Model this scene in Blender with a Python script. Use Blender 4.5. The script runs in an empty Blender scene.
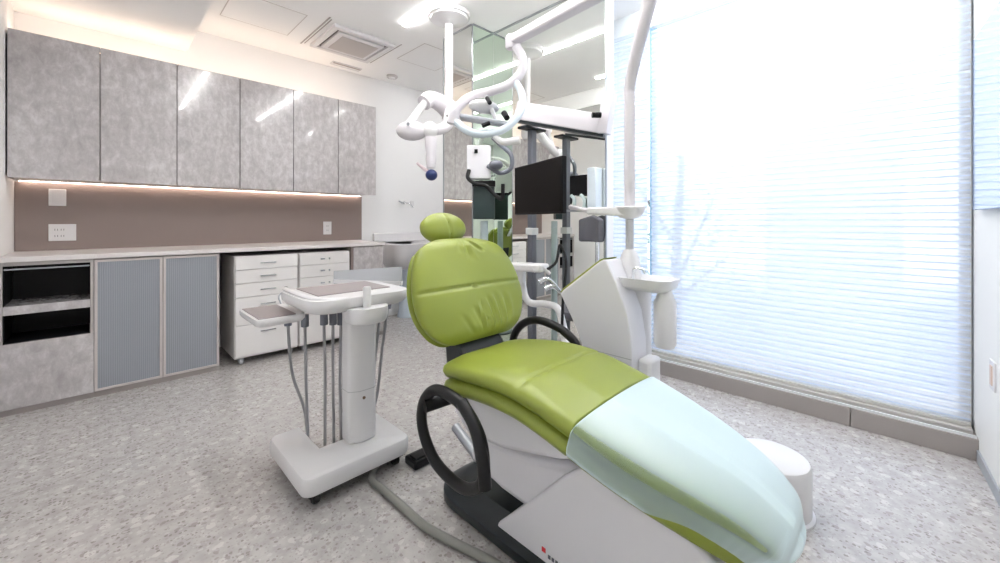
import bpy, bmesh, math, random
from mathutils import Vector, Matrix, noise
random.seed(7)
C = bpy.context.scene.collection
S2 = math.sqrt(2.0)
EYE = 1.12          # camera height
FPX = 400.0         # focal length in pixels of the 1000 px wide frame

def P(px, py, t):
    """point at depth t that is seen at pixel (px, py)"""
    l = (px-500)/FPX*t
    return Vector(((t+l)/S2, (t-l)/S2, EYE-(py-221)*t/FPX))
def PF(px, py, z=0.0):
    """point at height z that is seen at pixel"""
    return P(px, py, (EYE-z)*FPX/(py-221))

# ------------------------------------------------------------------ materials
MATS = {}
def nt(name):
    m = bpy.data.materials.new(name); m.use_nodes = True
    n = m.node_tree; return m, n, n.nodes['Principled BSDF']
def setp(b, **k):
    for a, v in k.items():
        b.inputs[a.replace('_', ' ')].default_value = v
def plain(name, col, rough=0.5, metal=0.0, coat=0.0, spec=0.5, bump=0.0, bscale=80, var=0.0):
    if name in MATS: return MATS[name]
    m, n, b = nt(name)
    b.inputs['Base Color'].default_value = (*col, 1)
    b.inputs['Roughness'].default_value = rough
    b.inputs['Metallic'].default_value = metal
    b.inputs['Coat Weight'].default_value = coat
    b.inputs['Coat Roughness'].default_value = 0.08
    b.inputs['Specular IOR Level'].default_value = spec
    tc = n.nodes.new('ShaderNodeTexCoord')
    nz = n.nodes.new('ShaderNodeTexNoise'); nz.inputs['Scale'].default_value = bscale; nz.inputs['Detail'].default_value = 3
    n.links.new(tc.outputs['Object'], nz.inputs['Vector'])
    if var > 0:
        mx = n.nodes.new('ShaderNodeMixRGB'); mx.blend_type = 'MIX'
        mx.inputs[1].default_value = (*[c*(1-var) for c in col], 1); mx.inputs[2].default_value = (*[min(1, c*(1+var)) for c in col], 1)
        n.links.new(nz.outputs['Fac'], mx.inputs[0]); n.links.new(mx.outputs[0], b.inputs['Base Color'])
    if bump > 0:
        bp = n.nodes.new('ShaderNodeBump'); bp.inputs['Strength'].default_value = bump; bp.inputs['Distance'].default_value = 0.003
        n.links.new(nz.outputs['Fac'], bp.inputs['Height']); n.links.new(bp.outputs['Normal'], b.inputs['Normal'])
    MATS[name] = m; return m
def emit(name, col, s):
    m, n, b = nt(name)
    b.inputs['Base Color'].default_value = (1, 1, 1, 1)
    b.inputs['Emission Color'].default_value = (*col, 1); b.inputs['Emission Strength'].default_value = s
    MATS[name] = m; return m
def mathn(n, op, a, b=None):
    k = n.nodes.new('ShaderNodeMath'); k.operation = op
    for i, v in enumerate((a, b)):
        if v is None: continue
        if isinstance(v, (int, float)): k.inputs[i].default_value = v
        else: n.links.new(v, k.inputs[i])
    return k.outputs[0]

WHITE = plain('white_paint', (0.84, 0.84, 0.84), 0.6, var=0.015, bscale=3)
CEIL = plain('ceiling_paint', (0.93, 0.93, 0.925), 0.8, var=0.01, bscale=4)
PLASTIC = plain('white_plastic', (0.74, 0.73, 0.74), 0.28, coat=0.35, var=0.01, bscale=9)
PLASTIC_BLUE = plain('pale_blue_plastic', (0.66, 0.74, 0.80), 0.3, coat=0.3)
SHELL = plain('white_shell', (0.74, 0.73, 0.76), 0.32, coat=0.25, var=0.01, bscale=6)
TRAYGREY = plain('tray_grey', (0.27, 0.235, 0.235), 0.45, var=0.03, bscale=60)
CHROME = plain('chrome', (0.75, 0.77, 0.79), 0.18, 1.0)
STEELG = plain('satin_steel', (0.42, 0.44, 0.47), 0.35, 0.8)
BLACK = plain('black_rubber', (0.008, 0.008, 0.009), 0.4, spec=0.3, bump=0.1, bscale=200)
GLOSSBLACK = plain('gloss_black', (0.005, 0.005, 0.006), 0.4, spec=0.2)
SCREEN = plain('screen_black', (0.004, 0.003, 0.003), 0.5, spec=0.15)
DARK = plain('dark_slate', (0.014, 0.019, 0.022), 0.35, spec=0.35)
DGREEN = plain('dark_green_black', (0.02, 0.04, 0.04), 0.4)
POSTG = plain('post_grey', (0.16, 0.17, 0.20), 0.4, 0.5)
GREYH = plain('hose_grey', (0.30, 0.30, 0.31), 0.35, bump=0.1, bscale=150)
GREYF = plain('floor_hose_grey', (0.22, 0.22, 0.20), 0.4, bump=0.15, bscale=300)
TAUPE = plain('taupe_panel', (0.26, 0.205, 0.19), 0.42, var=0.03, bscale=5)
CURB = plain('curb_taupe', (0.34, 0.31, 0.295), 0.5, var=0.03, bscale=8)
ALU = plain('aluminium', (0.62, 0.60, 0.57), 0.35, 0.4)
EDGE = plain('cabinet_edge', (0.42, 0.39, 0.38), 0.5, var=0.04, bscale=30)
TOEK = plain('toe_kick', (0.30, 0.27, 0.26), 0.4)
CARTW = plain('cart_white', (0.78, 0.76, 0.75), 0.35, var=0.01, bscale=4)
BLUELENS = plain('blue_lens', (0.003, 0.015, 0.10), 0.3)
DARKIN = plain('dark_interior', (0.06, 0.052, 0.05), 0.6)
SEATG = plain('dark_grey_fabric', (0.10, 0.10, 0.115), 0.7, bump=0.2, bscale=300)
RED = plain('red_mark', (0.6, 0.02, 0.03), 0.5)
PRINTD = plain('print_dark', (0.10, 0.10, 0.13), 0.5)
HEADR = plain('headrail', (0.84, 0.88, 0.89), 0.5)
MULL = plain('mullion_blue', (0.35, 0.55, 0.70), 0.4)
FACADE = plain('facade', (0.54, 0.60, 0.70), 0.8, var=0.05, bscale=1)

def stone():
    m, n, b = nt('grey_stone_laminate')
    tc = n.nodes.new('ShaderNodeTexCoord')
    mp = n.nodes.new('ShaderNodeMapping'); mp.inputs['Scale'].default_value = (1, 1, 0.6)
    n.links.new(tc.outputs['Object'], mp.inputs[0])
    a = n.nodes.new('ShaderNodeTexNoise'); a.inputs['Scale'].default_value = 20; a.inputs['Detail'].default_value = 8; a.inputs['Roughness'].default_value = 0.7; a.inputs['Distortion'].default_value = 0.25
    c = n.nodes.new('ShaderNodeTexNoise'); c.inputs['Scale'].default_value = 2.2; c.inputs['Detail'].default_value = 4
    n.links.new(mp.outputs[0], a.inputs['Vector']); n.links.new(mp.outputs[0], c.inputs['Vector'])
    s = mathn(n, 'ADD', mathn(n, 'MULTIPLY', a.outputs['Fac'], 0.75), mathn(n, 'MULTIPLY', c.outputs['Fac'], 0.25))
    r = n.nodes.new('ShaderNodeValToRGB')
    r.color_ramp.elements[0].position = 0.34; r.color_ramp.elements[0].color = (0.38, 0.352, 0.355, 1)
    r.color_ramp.elements[1].position = 0.66; r.color_ramp.elements[1].color = (0.66, 0.64, 0.645, 1)
    e = r.color_ramp.elements.new(0.5); e.color = (0.49, 0.462, 0.465, 1)
    n.links.new(s, r.inputs[0]); n.links.new(r.outputs[0], b.inputs['Base Color'])
    setp(b, Roughness=0.16, Coat_Weight=0.5)
    b.inputs['Coat Roughness'].default_value = 0.03
    return m
STONE = stone()

def terrazzo():
    m, n, b = nt('terrazzo_floor')
    tc = n.nodes.new('ShaderNodeTexCoord')
    def vor(scale, off, thr, rnd=1.0):
        mp = n.nodes.new('ShaderNodeMapping'); mp.inputs['Location'].default_value = off
        nz = n.nodes.new('ShaderNodeTexNoise'); nz.inputs['Scale'].default_value = scale*0.8; nz.inputs['Detail'].default_value = 2
        n.links.new(tc.outputs['Object'], nz.inputs['Vector'])
        mxv = n.nodes.new('ShaderNodeMixRGB'); mxv.blend_type = 'ADD'; mxv.inputs[0].default_value = 0.9/scale
        n.links.new(tc.outputs['Object'], mxv.inputs[1]); n.links.new(nz.outputs['Color'], mxv.inputs[2])
        n.links.new(mxv.outputs[0], mp.inputs[0])
        v = n.nodes.new('ShaderNodeTexVoronoi'); v.inputs['Scale'].default_value = scale; v.inputs['Randomness'].default_value = rnd
        n.links.new(mp.outputs[0], v.inputs['Vector'])
        sep = n.nodes.new('ShaderNodeSeparateColor'); n.links.new(v.outputs['Color'], sep.inputs[0])
        near = mathn(n, 'LESS_THAN', v.outputs['Distance'], thr)
        return sep, near
    cur = None
    base = n.nodes.new('ShaderNodeTexNoise'); base.inputs['Scale'].default_value = 22; base.inputs['Detail'].default_value = 5
    n.links.new(tc.outputs['Object'], base.inputs['Vector'])
    rb = n.nodes.new('ShaderNodeValToRGB')
    rb.color_ramp.elements[0].position = 0.35; rb.color_ramp.elements[0].color = (0.41, 0.388, 0.378, 1)
    rb.color_ramp.elements[1].position = 0.65; rb.color_ramp.elements[1].color = (0.51, 0.487, 0.476, 1)
    n.links.new(base.outputs['Fac'], rb.inputs[0]); cur = rb.outputs[0]
    for scale, off, thr, sel, col, amt in ((38, (3, 1, 0), 0.36, 0.78, (0.27, 0.235, 0.225), 0.6), (55, (7, 4, 0), 0.40, 0.72, (0.60, 0.58, 0.57), 0.5),
                                      (75, (1, 8, 0), 0.40, 0.80, (0.22, 0.19, 0.18), 0.7), (26, (5, 2, 0), 0.40, 0.84, (0.62, 0.60, 0.58), 0.7), (110, (2, 2, 0), 0.42, 0.75, (0.36, 0.33, 0.32), 0.7)):
        sep, near = vor(scale, off, thr)
        pick = mathn(n, 'GREATER_THAN', sep.outputs[0], sel)
        f = mathn(n, 'MULTIPLY', mathn(n, 'MULTIPLY', pick, near), amt)
        mx = n.nodes.new('ShaderNodeMixRGB'); n.links.new(f, mx.inputs[0]); n.links.new(cur, mx.inputs[1]); mx.inputs[2].default_value = (*col, 1)
        cur = mx.outputs[0]
    # fine joints of the floor sheets
    sx = n.nodes.new('ShaderNodeSeparateXYZ'); n.links.new(tc.outputs['Object'], sx.inputs[0])
    j = mathn(n, 'LESS_THAN', mathn(n, 'ABSOLUTE', mathn(n, 'SUBTRACT', sx.outputs[1], 2.57)), 0.0025)
    mx = n.nodes.new('ShaderNodeMixRGB'); n.links.new(mathn(n, 'MULTIPLY', j, 0.5), mx.inputs[0]); n.links.new(cur, mx.inputs[1]); mx.inputs[2].default_value = (0.25, 0.23, 0.22, 1)
    n.links.new(mx.outputs[0], b.inputs['Base Color'])
    setp(b, Roughness=0.27)
    b.inputs['Specular IOR Level'].default_value = 1.0
    return m
FLOORM = terrazzo()

def leather():
    m, n, b = nt('green_leather')
    tc = n.nodes.new('ShaderNodeTexCoord')
    nz = n.nodes.new('ShaderNodeTexNoise'); nz.inputs['Scale'].default_value = 420; nz.inputs['Detail'].default_value = 2
    n.links.new(tc.outputs['Object'], nz.inputs['Vector'])
    bp = n.nodes.new('ShaderNodeBump'); bp.inputs['Strength'].default_value = 0.08; bp.inputs['Distance'].default_value = 0.002
    n.links.new(nz.outputs['Fac'], bp.inputs['Height']); n.links.new(bp.outputs['Normal'], b.inputs['Normal'])
    n2 = n.nodes.new('ShaderNodeTexNoise'); n2.inputs['Scale'].default_value = 5
    n.links.new(tc.outputs['Object'], n2.inputs['Vector'])
    r = n.nodes.new('ShaderNodeValToRGB')
    r.color_ramp.elements[0].color = (0.225, 0.275, 0.035, 1); r.color_ramp.elements[1].color = (0.265, 0.31, 0.045, 1)
    n.links.new(n2.outputs['Fac'], r.inputs[0]); n.links.new(r.outputs[0], b.inputs['Base Color'])
    setp(b, Roughness=0.36)
    b.inputs['Specular IOR Level'].default_value = 0.5
    return m
LEATHER = leather()

def reeded():
    m, n, b = nt('reeded_grey_glass')
    setp(b, Roughness=0.22)
    b.inputs['Base Color'].default_value = (0.23, 0.245, 0.275, 1)
    tc = n.nodes.new('ShaderNodeTexCoord'); sx = n.nodes.new('ShaderNodeSeparateXYZ'); n.links.new(tc.outputs['Object'], sx.inputs[0])
    w = mathn(n, 'SINE', mathn(n, 'MULTIPLY', sx.outputs[0], 2*math.pi/0.0105))
    bp = n.nodes.new('ShaderNodeBump'); bp.inputs['Strength'].default_value = 0.25; bp.inputs['Distance'].default_value = 0.001
    n.links.new(w, bp.inputs['Height']); n.links.new(bp.outputs['Normal'], b.inputs['Normal'])
    r = n.nodes.new('ShaderNodeValToRGB')
    r.color_ramp.elements[0].color = (0.25, 0.265, 0.295, 1); r.color_ramp.elements[1].color = (0.31, 0.325, 0.36, 1)
    n.links.new(mathn(n, 'ADD', mathn(n, 'MULTIPLY', w, 0.5), 0.5), r.inputs[0]); n.links.new(r.outputs[0], b.inputs['Base Color'])
    return m
REED = reeded()

def mirror(name, col):
    m, n, b = nt(name)
    b.inputs['Base Color'].default_value = (*col, 1); setp(b, Roughness=0.0, Metallic=1.0)
    return m
MIRROR = mirror('mirror_glass', (0.88, 0.90, 0.87))
MIRRORG = mirror('green_mirror_glass', (0.74, 0.84, 0.74))
MIRRORW = mirror('wall_mirror_glass', (0.86, 0.90, 0.92))

def seethrough(name, col, trans, rough=0.1, fac=0.7):
    """thin clear material: part transparent, part surface"""
    m, n, b = nt(name)
    b.inputs['Base Color'].default_value = (*col, 1); setp(b, Roughness=rough)
    t = n.nodes.new('ShaderNodeBsdfTransparent'); t.inputs[0].default_value = (*trans, 1)
    mx = n.nodes.new('ShaderNodeMixShader'); mx.inputs[0].default_value = 1-fac
    n.links.new(t.outputs[0], mx.inputs[1]); n.links.new(b.outputs[0], mx.inputs[2])
    # fac = share of transparency
    n.links.new(mx.outputs[0], n.nodes['Material Output'].inputs['Surface'])
    return m
GLASS = seethrough('window_glass', (0.9, 0.95, 1.0), (0.97, 0.99, 1.0), 0.02, 0.93)
ACRYL = seethrough('frosted_acrylic', (0.66, 0.68, 0.71), (0.88, 0.9, 0.93), 0.25, 0.25)
COVERM = seethrough('clear_vinyl_cover', (0.64, 0.78, 0.83), (0.93, 0.98, 0.97), 0.3, 0.40)
COVERM.node_tree.nodes['Principled BSDF'].inputs['IOR'].default_value = 1.7
_n = COVERM.node_tree; _lw = _n.nodes.new('ShaderNodeLayerWeight'); _lw.inputs[0].default_value = 0.5
_mr = _n.nodes.new('ShaderNodeMapRange'); _mr.inputs[1].default_value = 0.08; _mr.inputs[2].default_value = 0.52; _mr.inputs[3].default_value = 0.15; _mr.inputs[4].default_value = 0.88
_n.links.new(_lw.outputs['Facing'], _mr.inputs[0]); _n.links.new(_mr.outputs[0], [q for q in _n.nodes if q.type == 'MIX_SHADER'][0].inputs[0])  # window glare on the vinyl painted as pale haze, denser at glancing view
HATCHL = plain('hatch_line', (0.45, 0.42, 0.40), 0.7)

def blindmat(name, tr, tl, tcol, dcol=(0.80, 0.84, 0.91, 1)):
    m, n, b = nt(name)
    n.nodes.remove(b)
    d = n.nodes.new('ShaderNodeBsdfDiffuse'); d.inputs[0].default_value = dcol
    t = n.nodes.new('ShaderNodeBsdfTranslucent'); t.inputs[0].default_value = tcol
    tp = n.nodes.new('ShaderNodeBsdfTransparent'); tp.inputs[0].default_value = (0.95, 0.97, 1, 1)
    a = n.nodes.new('ShaderNodeMixShader'); a.inputs[0].default_value = tl
    n.links.new(d.outputs[0], a.inputs[1]); n.links.new(t.outputs[0], a.inputs[2])
    c = n.nodes.new('ShaderNodeMixShader'); c.inputs[0].default_value = tr
    n.links.new(a.outputs[0], c.inputs[1]); n.links.new(tp.outputs[0], c.inputs[2])
    n.links.new(c.outputs[0], n.nodes['Material Output'].inputs['Surface'])
    return m
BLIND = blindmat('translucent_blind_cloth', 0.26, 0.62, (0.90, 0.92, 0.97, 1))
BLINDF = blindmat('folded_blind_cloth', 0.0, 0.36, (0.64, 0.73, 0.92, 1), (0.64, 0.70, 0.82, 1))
STRIP = emit('led_strip', (1.0, 0.98, 0.965), 60)
COVE = emit('warm_led', (1.0, 0.78, 0.62), 11)

# ------------------------------------------------------------------ mesh helpers
def nb(): return bmesh.new()
def box(bm, x0, x1, y0, y1, z0, z1):
    v = [bm.verts.new(p) for p in ((x0,y0,z0),(x1,y0,z0),(x1,y1,z0),(x0,y1,z0),(x0,y0,z1),(x1,y0,z1),(x1,y1,z1),(x0,y1,z1))]
    for f in ((3,2,1,0),(4,5,6,7),(0,1,5,4),(1,2,6,5),(2,3,7,6),(3,0,4,7)): bm.faces.new([v[i] for i in f])
    return bm
def B(x0, x1, y0, y1, z0, z1): return box(nb(), x0, x1, y0, y1, z0, z1)
def loft(bm, rings, closed=True, caps=True):
    R = [[bm.verts.new(p) for p in r] for r in rings]
    n = len(R[0])
    for a, b in zip(R, R[1:]):
        for i in range(n if closed else n-1):
            j = (i+1) % n
            bm.faces.new((a[i], a[j], b[j], b[i]))
    if caps and closed:
        bm.faces.new(R[0][::-1]); bm.faces.new(R[-1])
    return bm
def prism(bm, pts, axis, a, b):
    """pts: 2-D outline; axis 0: (y,z) extruded in x; 1: (x,z) in y; 2: (x,y) in z"""
    def mk(p, h):
        return {0: (h, p[0], p[1]), 1: (p[0], h, p[1]), 2: (p[0], p[1], h)}[axis]
    return loft(bm, [[mk(p, a) for p in pts], [mk(p, b) for p in pts]])
def rrect(x0, x1, y0, y1, r, n=6):
    out = []
    for cx, cy, a0 in ((x1-r, y1-r, 0), (x0+r, y1-r, 90), (x0+r, y0+r, 180), (x1-r, y0+r, 270)):
        for k in range(n+1):
            a = math.radians(a0+90*k/n); out.append((cx+r*math.cos(a), cy+r*math.sin(a)))
    return out
def crom(pts, per=8):
    pts = [Vector(p) for p in pts]; out = []
    q = [pts[0]*2-pts[1]] + pts + [pts[-1]*2-pts[-2]]
    for i in range(1, len(q)-2):
        for k in range(per):
            t = k/per
            out.append(0.5*((2*q[i]) + (q[i+1]-q[i-1])*t + (2*q[i-1]-5*q[i]+4*q[i+1]-q[i+2])*t*t + (3*q[i]-q[i-1]-3*q[i+1]+q[i+2])*t**3))
    out.append(pts[-1]); return out
def tube(bm, pts, r, n=12, smooth=8, closed=False, flat=1.0):
    if smooth and len(pts) > 2: 
        if closed:
            m = len(pts); pp = crom([pts[-1]]+list(pts)+[pts[0], pts[1]], smooth)[smooth:-(smooth)]
            pts = pp[:-1]
        else: pts = crom(pts, smooth)
    pts = [Vector(p) for p in pts]
    N = len(pts); rings = []
    up = Vector((0, 0, 1)); prev = None
    for i, p in enumerate(pts):
        if closed: d = pts[(i+1) % N]-pts[i-1]
        else: d = pts[min(i+1, N-1)]-pts[max(i-1, 0)]
        d.normalize()
        if prev is None:
            s = d.cross(up)
            if s.length < 0.1: s = d.cross(Vector((1, 0, 0)))
        else:
            s = prev - d*prev.dot(d)
        s.normalize(); prev = s; t = s.cross(d)
        rr = r if isinstance(r, (int, float)) else r[0]+(r[1]-r[0])*i/(N-1)
        rings.append([p+(s*math.cos(2*math.pi*k/n)+t*math.sin(2*math.pi*k/n)*flat)*rr for k in range(n)])
    if closed: rings.append(rings[0]); return loftc(bm, rings)
    return loft(bm, rings)
def loftc(bm, rings):
    R = [[bm.verts.new(p) for p in r] for r in rings[:-1]]; n = len(R[0]); R.append(R[0])
    for a, b in zip(R, R[1:]):
        for i in range(n):
            j = (i+1) % n; bm.faces.new((a[i], a[j], b[j], b[i]))
    return bm
def lathe(bm, prof, c, n=32, axis=2):
    """prof: (radius, height) pairs from bottom to top round a vertical axis at c"""
    rings = []
    for r, h in prof:
        r = max(r, 0.0004); ring = []
        for k in range(n):
            a = 2*math.pi*k/n; x, y = r*math.cos(a), r*math.sin(a)
            ring.append({2: (c[0]+x, c[1]+y, c[2]+h), 0: (c[0]+h, c[1]+x, c[2]+y), 1: (c[0]+x, c[1]+h, c[2]+y)}[axis])
        rings.append(ring)
    return loft(bm, rings)
def ball(bm, c, rx, ry=None, rz=None, n=20, m=12, rot=None):
    ry = ry or rx; rz = rz or rx; rings = []
    for i in range(m+1):
        th = -math.pi/2+math.pi*i/m; cr = max(math.cos(th), 0.01)
        ring = []
        for k in range(n):
            v = Vector((rx*cr*math.cos(2*math.pi*k/n), ry*cr*math.sin(2*math.pi*k/n), rz*math.sin(th)))
            if rot: v = rot @ v
            ring.append(Vector(c)+v)
        rings.append(ring)
    return loft(bm, rings)
def cyl(bm, a, b, r, n=20): return tube(bm, [a, b], r, n, 0)

def obj(name, bm, mat, parent=None, bevel=0.0, smooth=None, kind=None, label=None, seg=2, angle=35):
    bmesh.ops.recalc_face_normals(bm, faces=bm.faces)
    me = bpy.data.meshes.new(name); bm.to_mesh(me); bm.free()
    o = bpy.data.objects.new(name, me); C.objects.link(o)
    for m in (mat if isinstance(mat, (list, tuple)) else [mat]): me.materials.append(m)
    if parent is not None:
        o.parent = parent
        o.matrix_parent_inverse = parent_mat(parent).inverted()
    if bevel:
        md = o.modifiers.new('bevel', 'BEVEL'); md.width = bevel; md.segments = seg; md.limit_method = 'ANGLE'; md.angle_limit = math.radians(40)
        md.harden_normals = False
    for p in me.polygons: p.use_smooth = True
    try:
        me.set_sharp_from_angle(angle=math.radians(angle))
    except Exception: pass
    if kind: o['kind'] = kind
    if label: o['label'] = label
    return o
def parent_mat(p):
    # parts keep identity world transforms themselves; only a thing's own empty is moved
    return p.matrix_basis.copy() if p.parent is None else Matrix.Identity(4)
def tag(o, label, cat, group=None):
    o['label'] = label; o['category'] = cat
    if group: o['group'] = group
    return o
def thing(name, label, cat, loc=(0, 0, 0), group=None):
    o = bpy.data.objects.new(name, None); C.objects.link(o); o.location = loc; o.empty_display_size = 0.1
    return tag(o, label, cat, group)
def struct(name, bm, mat, **k): return obj(name, bm, mat, kind='structure', **k)
def copy_tree(o, parent=None, delta=(0, 0, 0)):
    c = o.copy(); C.objects.link(c)
    if parent is None: c.location = Vector(o.location)+Vector(delta)
    else: c.parent = parent
    for ch in list(o.children): copy_tree(ch, c)
    return c

# ------------------------------------------------------------------ room shell
XL, XW, YB, ZC, XE = -0.414, 3.10, 4.27, 2.756, 3.9
YR = -0.26
struct('floor', B(XL-0.1, XE, -0.6, YB+0.1, -0.1, 0), FLOORM)
struct('ceiling', B(XL-0.1, XE, -0.6, YB+0.1, ZC, ZC+0.1), CEIL)
cl = struct('trim_1', B(XL, 0.52, -0.55, YB, 2.551, ZC), CEIL); cl['label'] = 'lowered ceiling slab over the left side of the room'
struct('wall_back', B(XL-0.1, XE, YB, YB+0.1, 0, ZC), WHITE)
struct('wall_passage', B(XE-0.1, XE, 1.96, YB, 0, ZC), WHITE)
struct('wall_left', B(XL-0.1, XL, -0.6, YB, 0, ZC), WHITE)
# right wall, at a slight angle to the window wall
def rw(d): return [(XW+0.1, -0.248+d), (2.89, -0.26+d), (XL-0.1, -0.443+d), (XL-0.1, -0.60+min(d, 0)), (XW+0.1, -0.60+min(d, 0))]
struct('wall_right', prism(nb(), rw(0), 2, 0, ZC), plain('cream_paint', (0.80, 0.80, 0.78), 0.55))
struct('baseboard_right', prism(nb(), [(2.885, -0.26), (0.3, -0.415), (0.3, -0.407), (2.885, -0.252)], 2, 0, 0.055), plain('baseboard_grey', (0.36, 0.39, 0.42), 0.4))
# window wall
WX = 3.10
struct('wall_window', box(B(WX, WX+0.1, -0.3, 1.95, 2.68, ZC), WX, XE, 1.951, 2.05, 0, ZC), WHITE)
struct('trim_2', B(2.89, 3.10, 0.193, 1.95, 0, 0.10), CURB, bevel=0.003)['label'] = 'taupe curb below the blinds, far length'
struct('trim_3', B(2.89, 3.10, -0.26, 0.190, 0, 0.10), CURB, bevel=0.003)['label'] = 'taupe curb below the blinds, near length'
w = struct('window_1', box(box(box(box(B(2.955, 3.095, -0.247, 1.95, 0.10, 0.118), 3.02, 3.09, -0.247, 1.95, 0.118, 0.150), 3.02, 3.09, -0.247, 1.95, 2.64, 2.70), 3.03, 3.09, -0.247, -0.21, 0.15, 2.64), 3.03, 3.09, 1.90, 1.95, 0.15, 2.64), ALU, bevel=0.002)
obj('window_mullion', B(3.045, 3.085, 1.345, 1.385, 0.15, 2.64), MULL, w)
obj('window_glass', B(3.055, 3.061, -0.21, 1.345, 0.15, 2.64), GLASS, w)
obj('window_glass', B(3.055, 3.061, 1.385, 1.90, 0.15, 2.64), GLASS, w)
obj('sill_rail', B(2.90, 2.912, -0.255, 1.95, 0.10, 0.112), plain('sill_rail', (0.75, 0.77, 0.78), 0.3, 0.3), w)
# partition that carries the big mirror and the square column at its end
struct('wall_partition', B(2.43, 2.53, 1.412, 2.895, 0, ZC), WHITE)
struct('wall_column', B(2.19, 2.43, 2.51, 2.895, 0, ZC), WHITE)

def mirror_thing(name, label, bm, mat, frame):
    r = thing(name, label, 'mirror')
    obj('glass', bm, mat, r); obj('edge_strip', frame, STEELG, r)
    return r
mirror_thing('mirror_panel', 'wide floor to ceiling mirror behind the monitor, reflecting the cabinets', B(2.42, 2.43, 1.412, 2.499, 0.002, ZC-0.004), MIRROR,
             box(B(2.417, 2.43, 1.404, 1.412, 0.002, ZC-0.004), 2.412, 2.42, 1.412, 2.498, ZC-0.012, ZC-0.002))
mirror_thing('mirror_panel', 'narrow green-tinted mirror on the front of the square column', B(2.184, 2.419, 2.50, 2.51, 0.002, ZC-0.004), MIRRORG,
             box(B(2.18, 2.184, 2.497, 2.51, 0.002, ZC-0.004), 2.184, 2.412, 2.494, 2.50, ZC-0.012, ZC-0.002))
mirror_thing('mirror_panel', 'tall mirror on the left side of the square column, beside the white wall', B(2.18, 2.19, 2.511, 2.89, 0.002, ZC-0.004), MIRROR,
             box(B(2.176, 2.19, 2.89, 2.90, 0.002, ZC-0.004), 2.174, 2.18, 2.512, 2.89, ZC-0.012, ZC-0.002))
def skew(bm):   # follows the angled right wall
    for v in bm.verts: v.co.y += (v.co.x-2.89)*0.06
    return bm
r = thing('wall_mirror', 'mirror panel high on the right wall, reflecting the blinds', 'mirror', (2.3, -0.3, 1.6))
obj('glass', skew(B(1.2, 2.795, -0.238, -0.230, 1.172, 1.938)), MIRRORW, r)
obj('frame', skew(box(B(1.2, 2.80, -0.2585, -0.238, 1.17, 1.94), 2.795, 2.80, -0.238, -0.228, 1.17, 1.94)), plain('mirror_edge', (0.30, 0.36, 0.50), 0.3, 0.5), r)
r = thing('light_switch', 'small white switch with a beige rocker low on the right wall', 'switch', (2.6, -0.27, 0.6))
obj('plate', skew(B(2.575, 2.655, -0.2595, -0.252, 0.42, 0.54)), PLASTIC, r, bevel=0.002)
obj('rocker', skew(B(2.60, 2.63, -0.252, -0.249, 0.44, 0.52)), plain('beige', (0.65, 0.50, 0.42), 0.5), r)

# blinds
def blind(y0, y1, label):
    r = thing('pleated_blind', label, 'blind', (3.0, (y0+y1)/2, 0.14))
    pitch = 0.036; z0, z1 = 0.135, 2.60; bm = nb()
    n = int((z1-z0)/pitch); pts = []
    for i in range(n):
        z = z0+i*pitch
        pts += [(3.008, z), (2.992, z+pitch*0.42), (2.992, z+pitch*0.64)]
    pts.append((3.006, z0+n*pitch))
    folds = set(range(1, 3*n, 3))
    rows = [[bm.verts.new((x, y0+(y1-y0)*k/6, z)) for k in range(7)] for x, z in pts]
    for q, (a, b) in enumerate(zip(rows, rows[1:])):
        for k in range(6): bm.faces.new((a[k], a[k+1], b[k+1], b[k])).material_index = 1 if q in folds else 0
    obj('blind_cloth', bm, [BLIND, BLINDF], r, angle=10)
    obj('head_rail', B(2.965, 3.019, y0, y1, 2.60, ZC), HEADR, r, bevel=0.003)
    obj('bottom_rail', B(2.985, 3.012, y0, y1, 0.119, 0.136), ALU, r, bevel=0.002)
    return r
blind(-0.243, 1.350, 'wide white pleated blind filling the window to the right of the pole')
blind(1.380, 1.94, 'narrow white pleated blind between the mirror edge and the wide blind')

# outside, beyond the blinds
def outside(x0, x1, y0, y1, z1, label, cat, name='building'):
    o = obj(name, B(x0, x1, y0, y1, -3.0, z1), FACADE); tag(o, label, cat)
    return o
outside(7.0, 9.0, -0.04, 1.42, 9.0, 'pale blue-grey narrow building seen faintly through the wide blind', 'building')
outside(9.0, 12.0, -9.0, 14.0, -0.2, 'low pale terrace outside the window, seen as a faint band through the blind', 'building', 'terrace_building')
# a tree outside throws the soft mottled tint on the blinds
def tree():
    r = thing('tree', 'tree outside the window, seen as a soft blue shadow through the blinds', 'tree', (5.6, 2.2, -3))
    tr = nb(); tube(tr, [(5.6, 2.25, -3), (5.62, 2.2, -1), (5.55, 2.15, 0.6), (5.6, 2.1, 2.0)], (0.11, 0.05), 10)
    for a, b in (((5.57, 2.15, 0.3), (5.4, 1.6, 1.5)), ((5.57, 2.15, 0.8), (5.7, 2.9, 1.8)), ((5.6, 2.2, 0), (5.5, 1.5, 0.7))):
        tube(tr, [a, b], (0.035, 0.012), 8, 0)
    obj('trunk', tr, plain('bark', (0.12, 0.10, 0.09), 0.9, bump=0.5, bscale=30), r)
    f = nb(); rnd = random.Random(3)
    for i in range(900):
        c = Vector((5.6+rnd.gauss(0, 0.25), 2.2+rnd.gauss(0, 0.6), 1.0+rnd.gauss(0, 0.6)))
        u = Vector((rnd.uniform(-1, 1), rnd.uniform(-1, 1), rnd.uniform(-1, 1))).normalized(); v = u.orthogonal().normalized()
        s = rnd.uniform(0.03, 0.06)
        f.faces.new([f.verts.new(c+p) for p in (u*s, v*s*0.45, -u*s, -v*s*0.45)])
    o = obj('foliage', f, plain('leaf', (0.20, 0.34, 0.30), 0.6), r)
tree()

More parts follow.
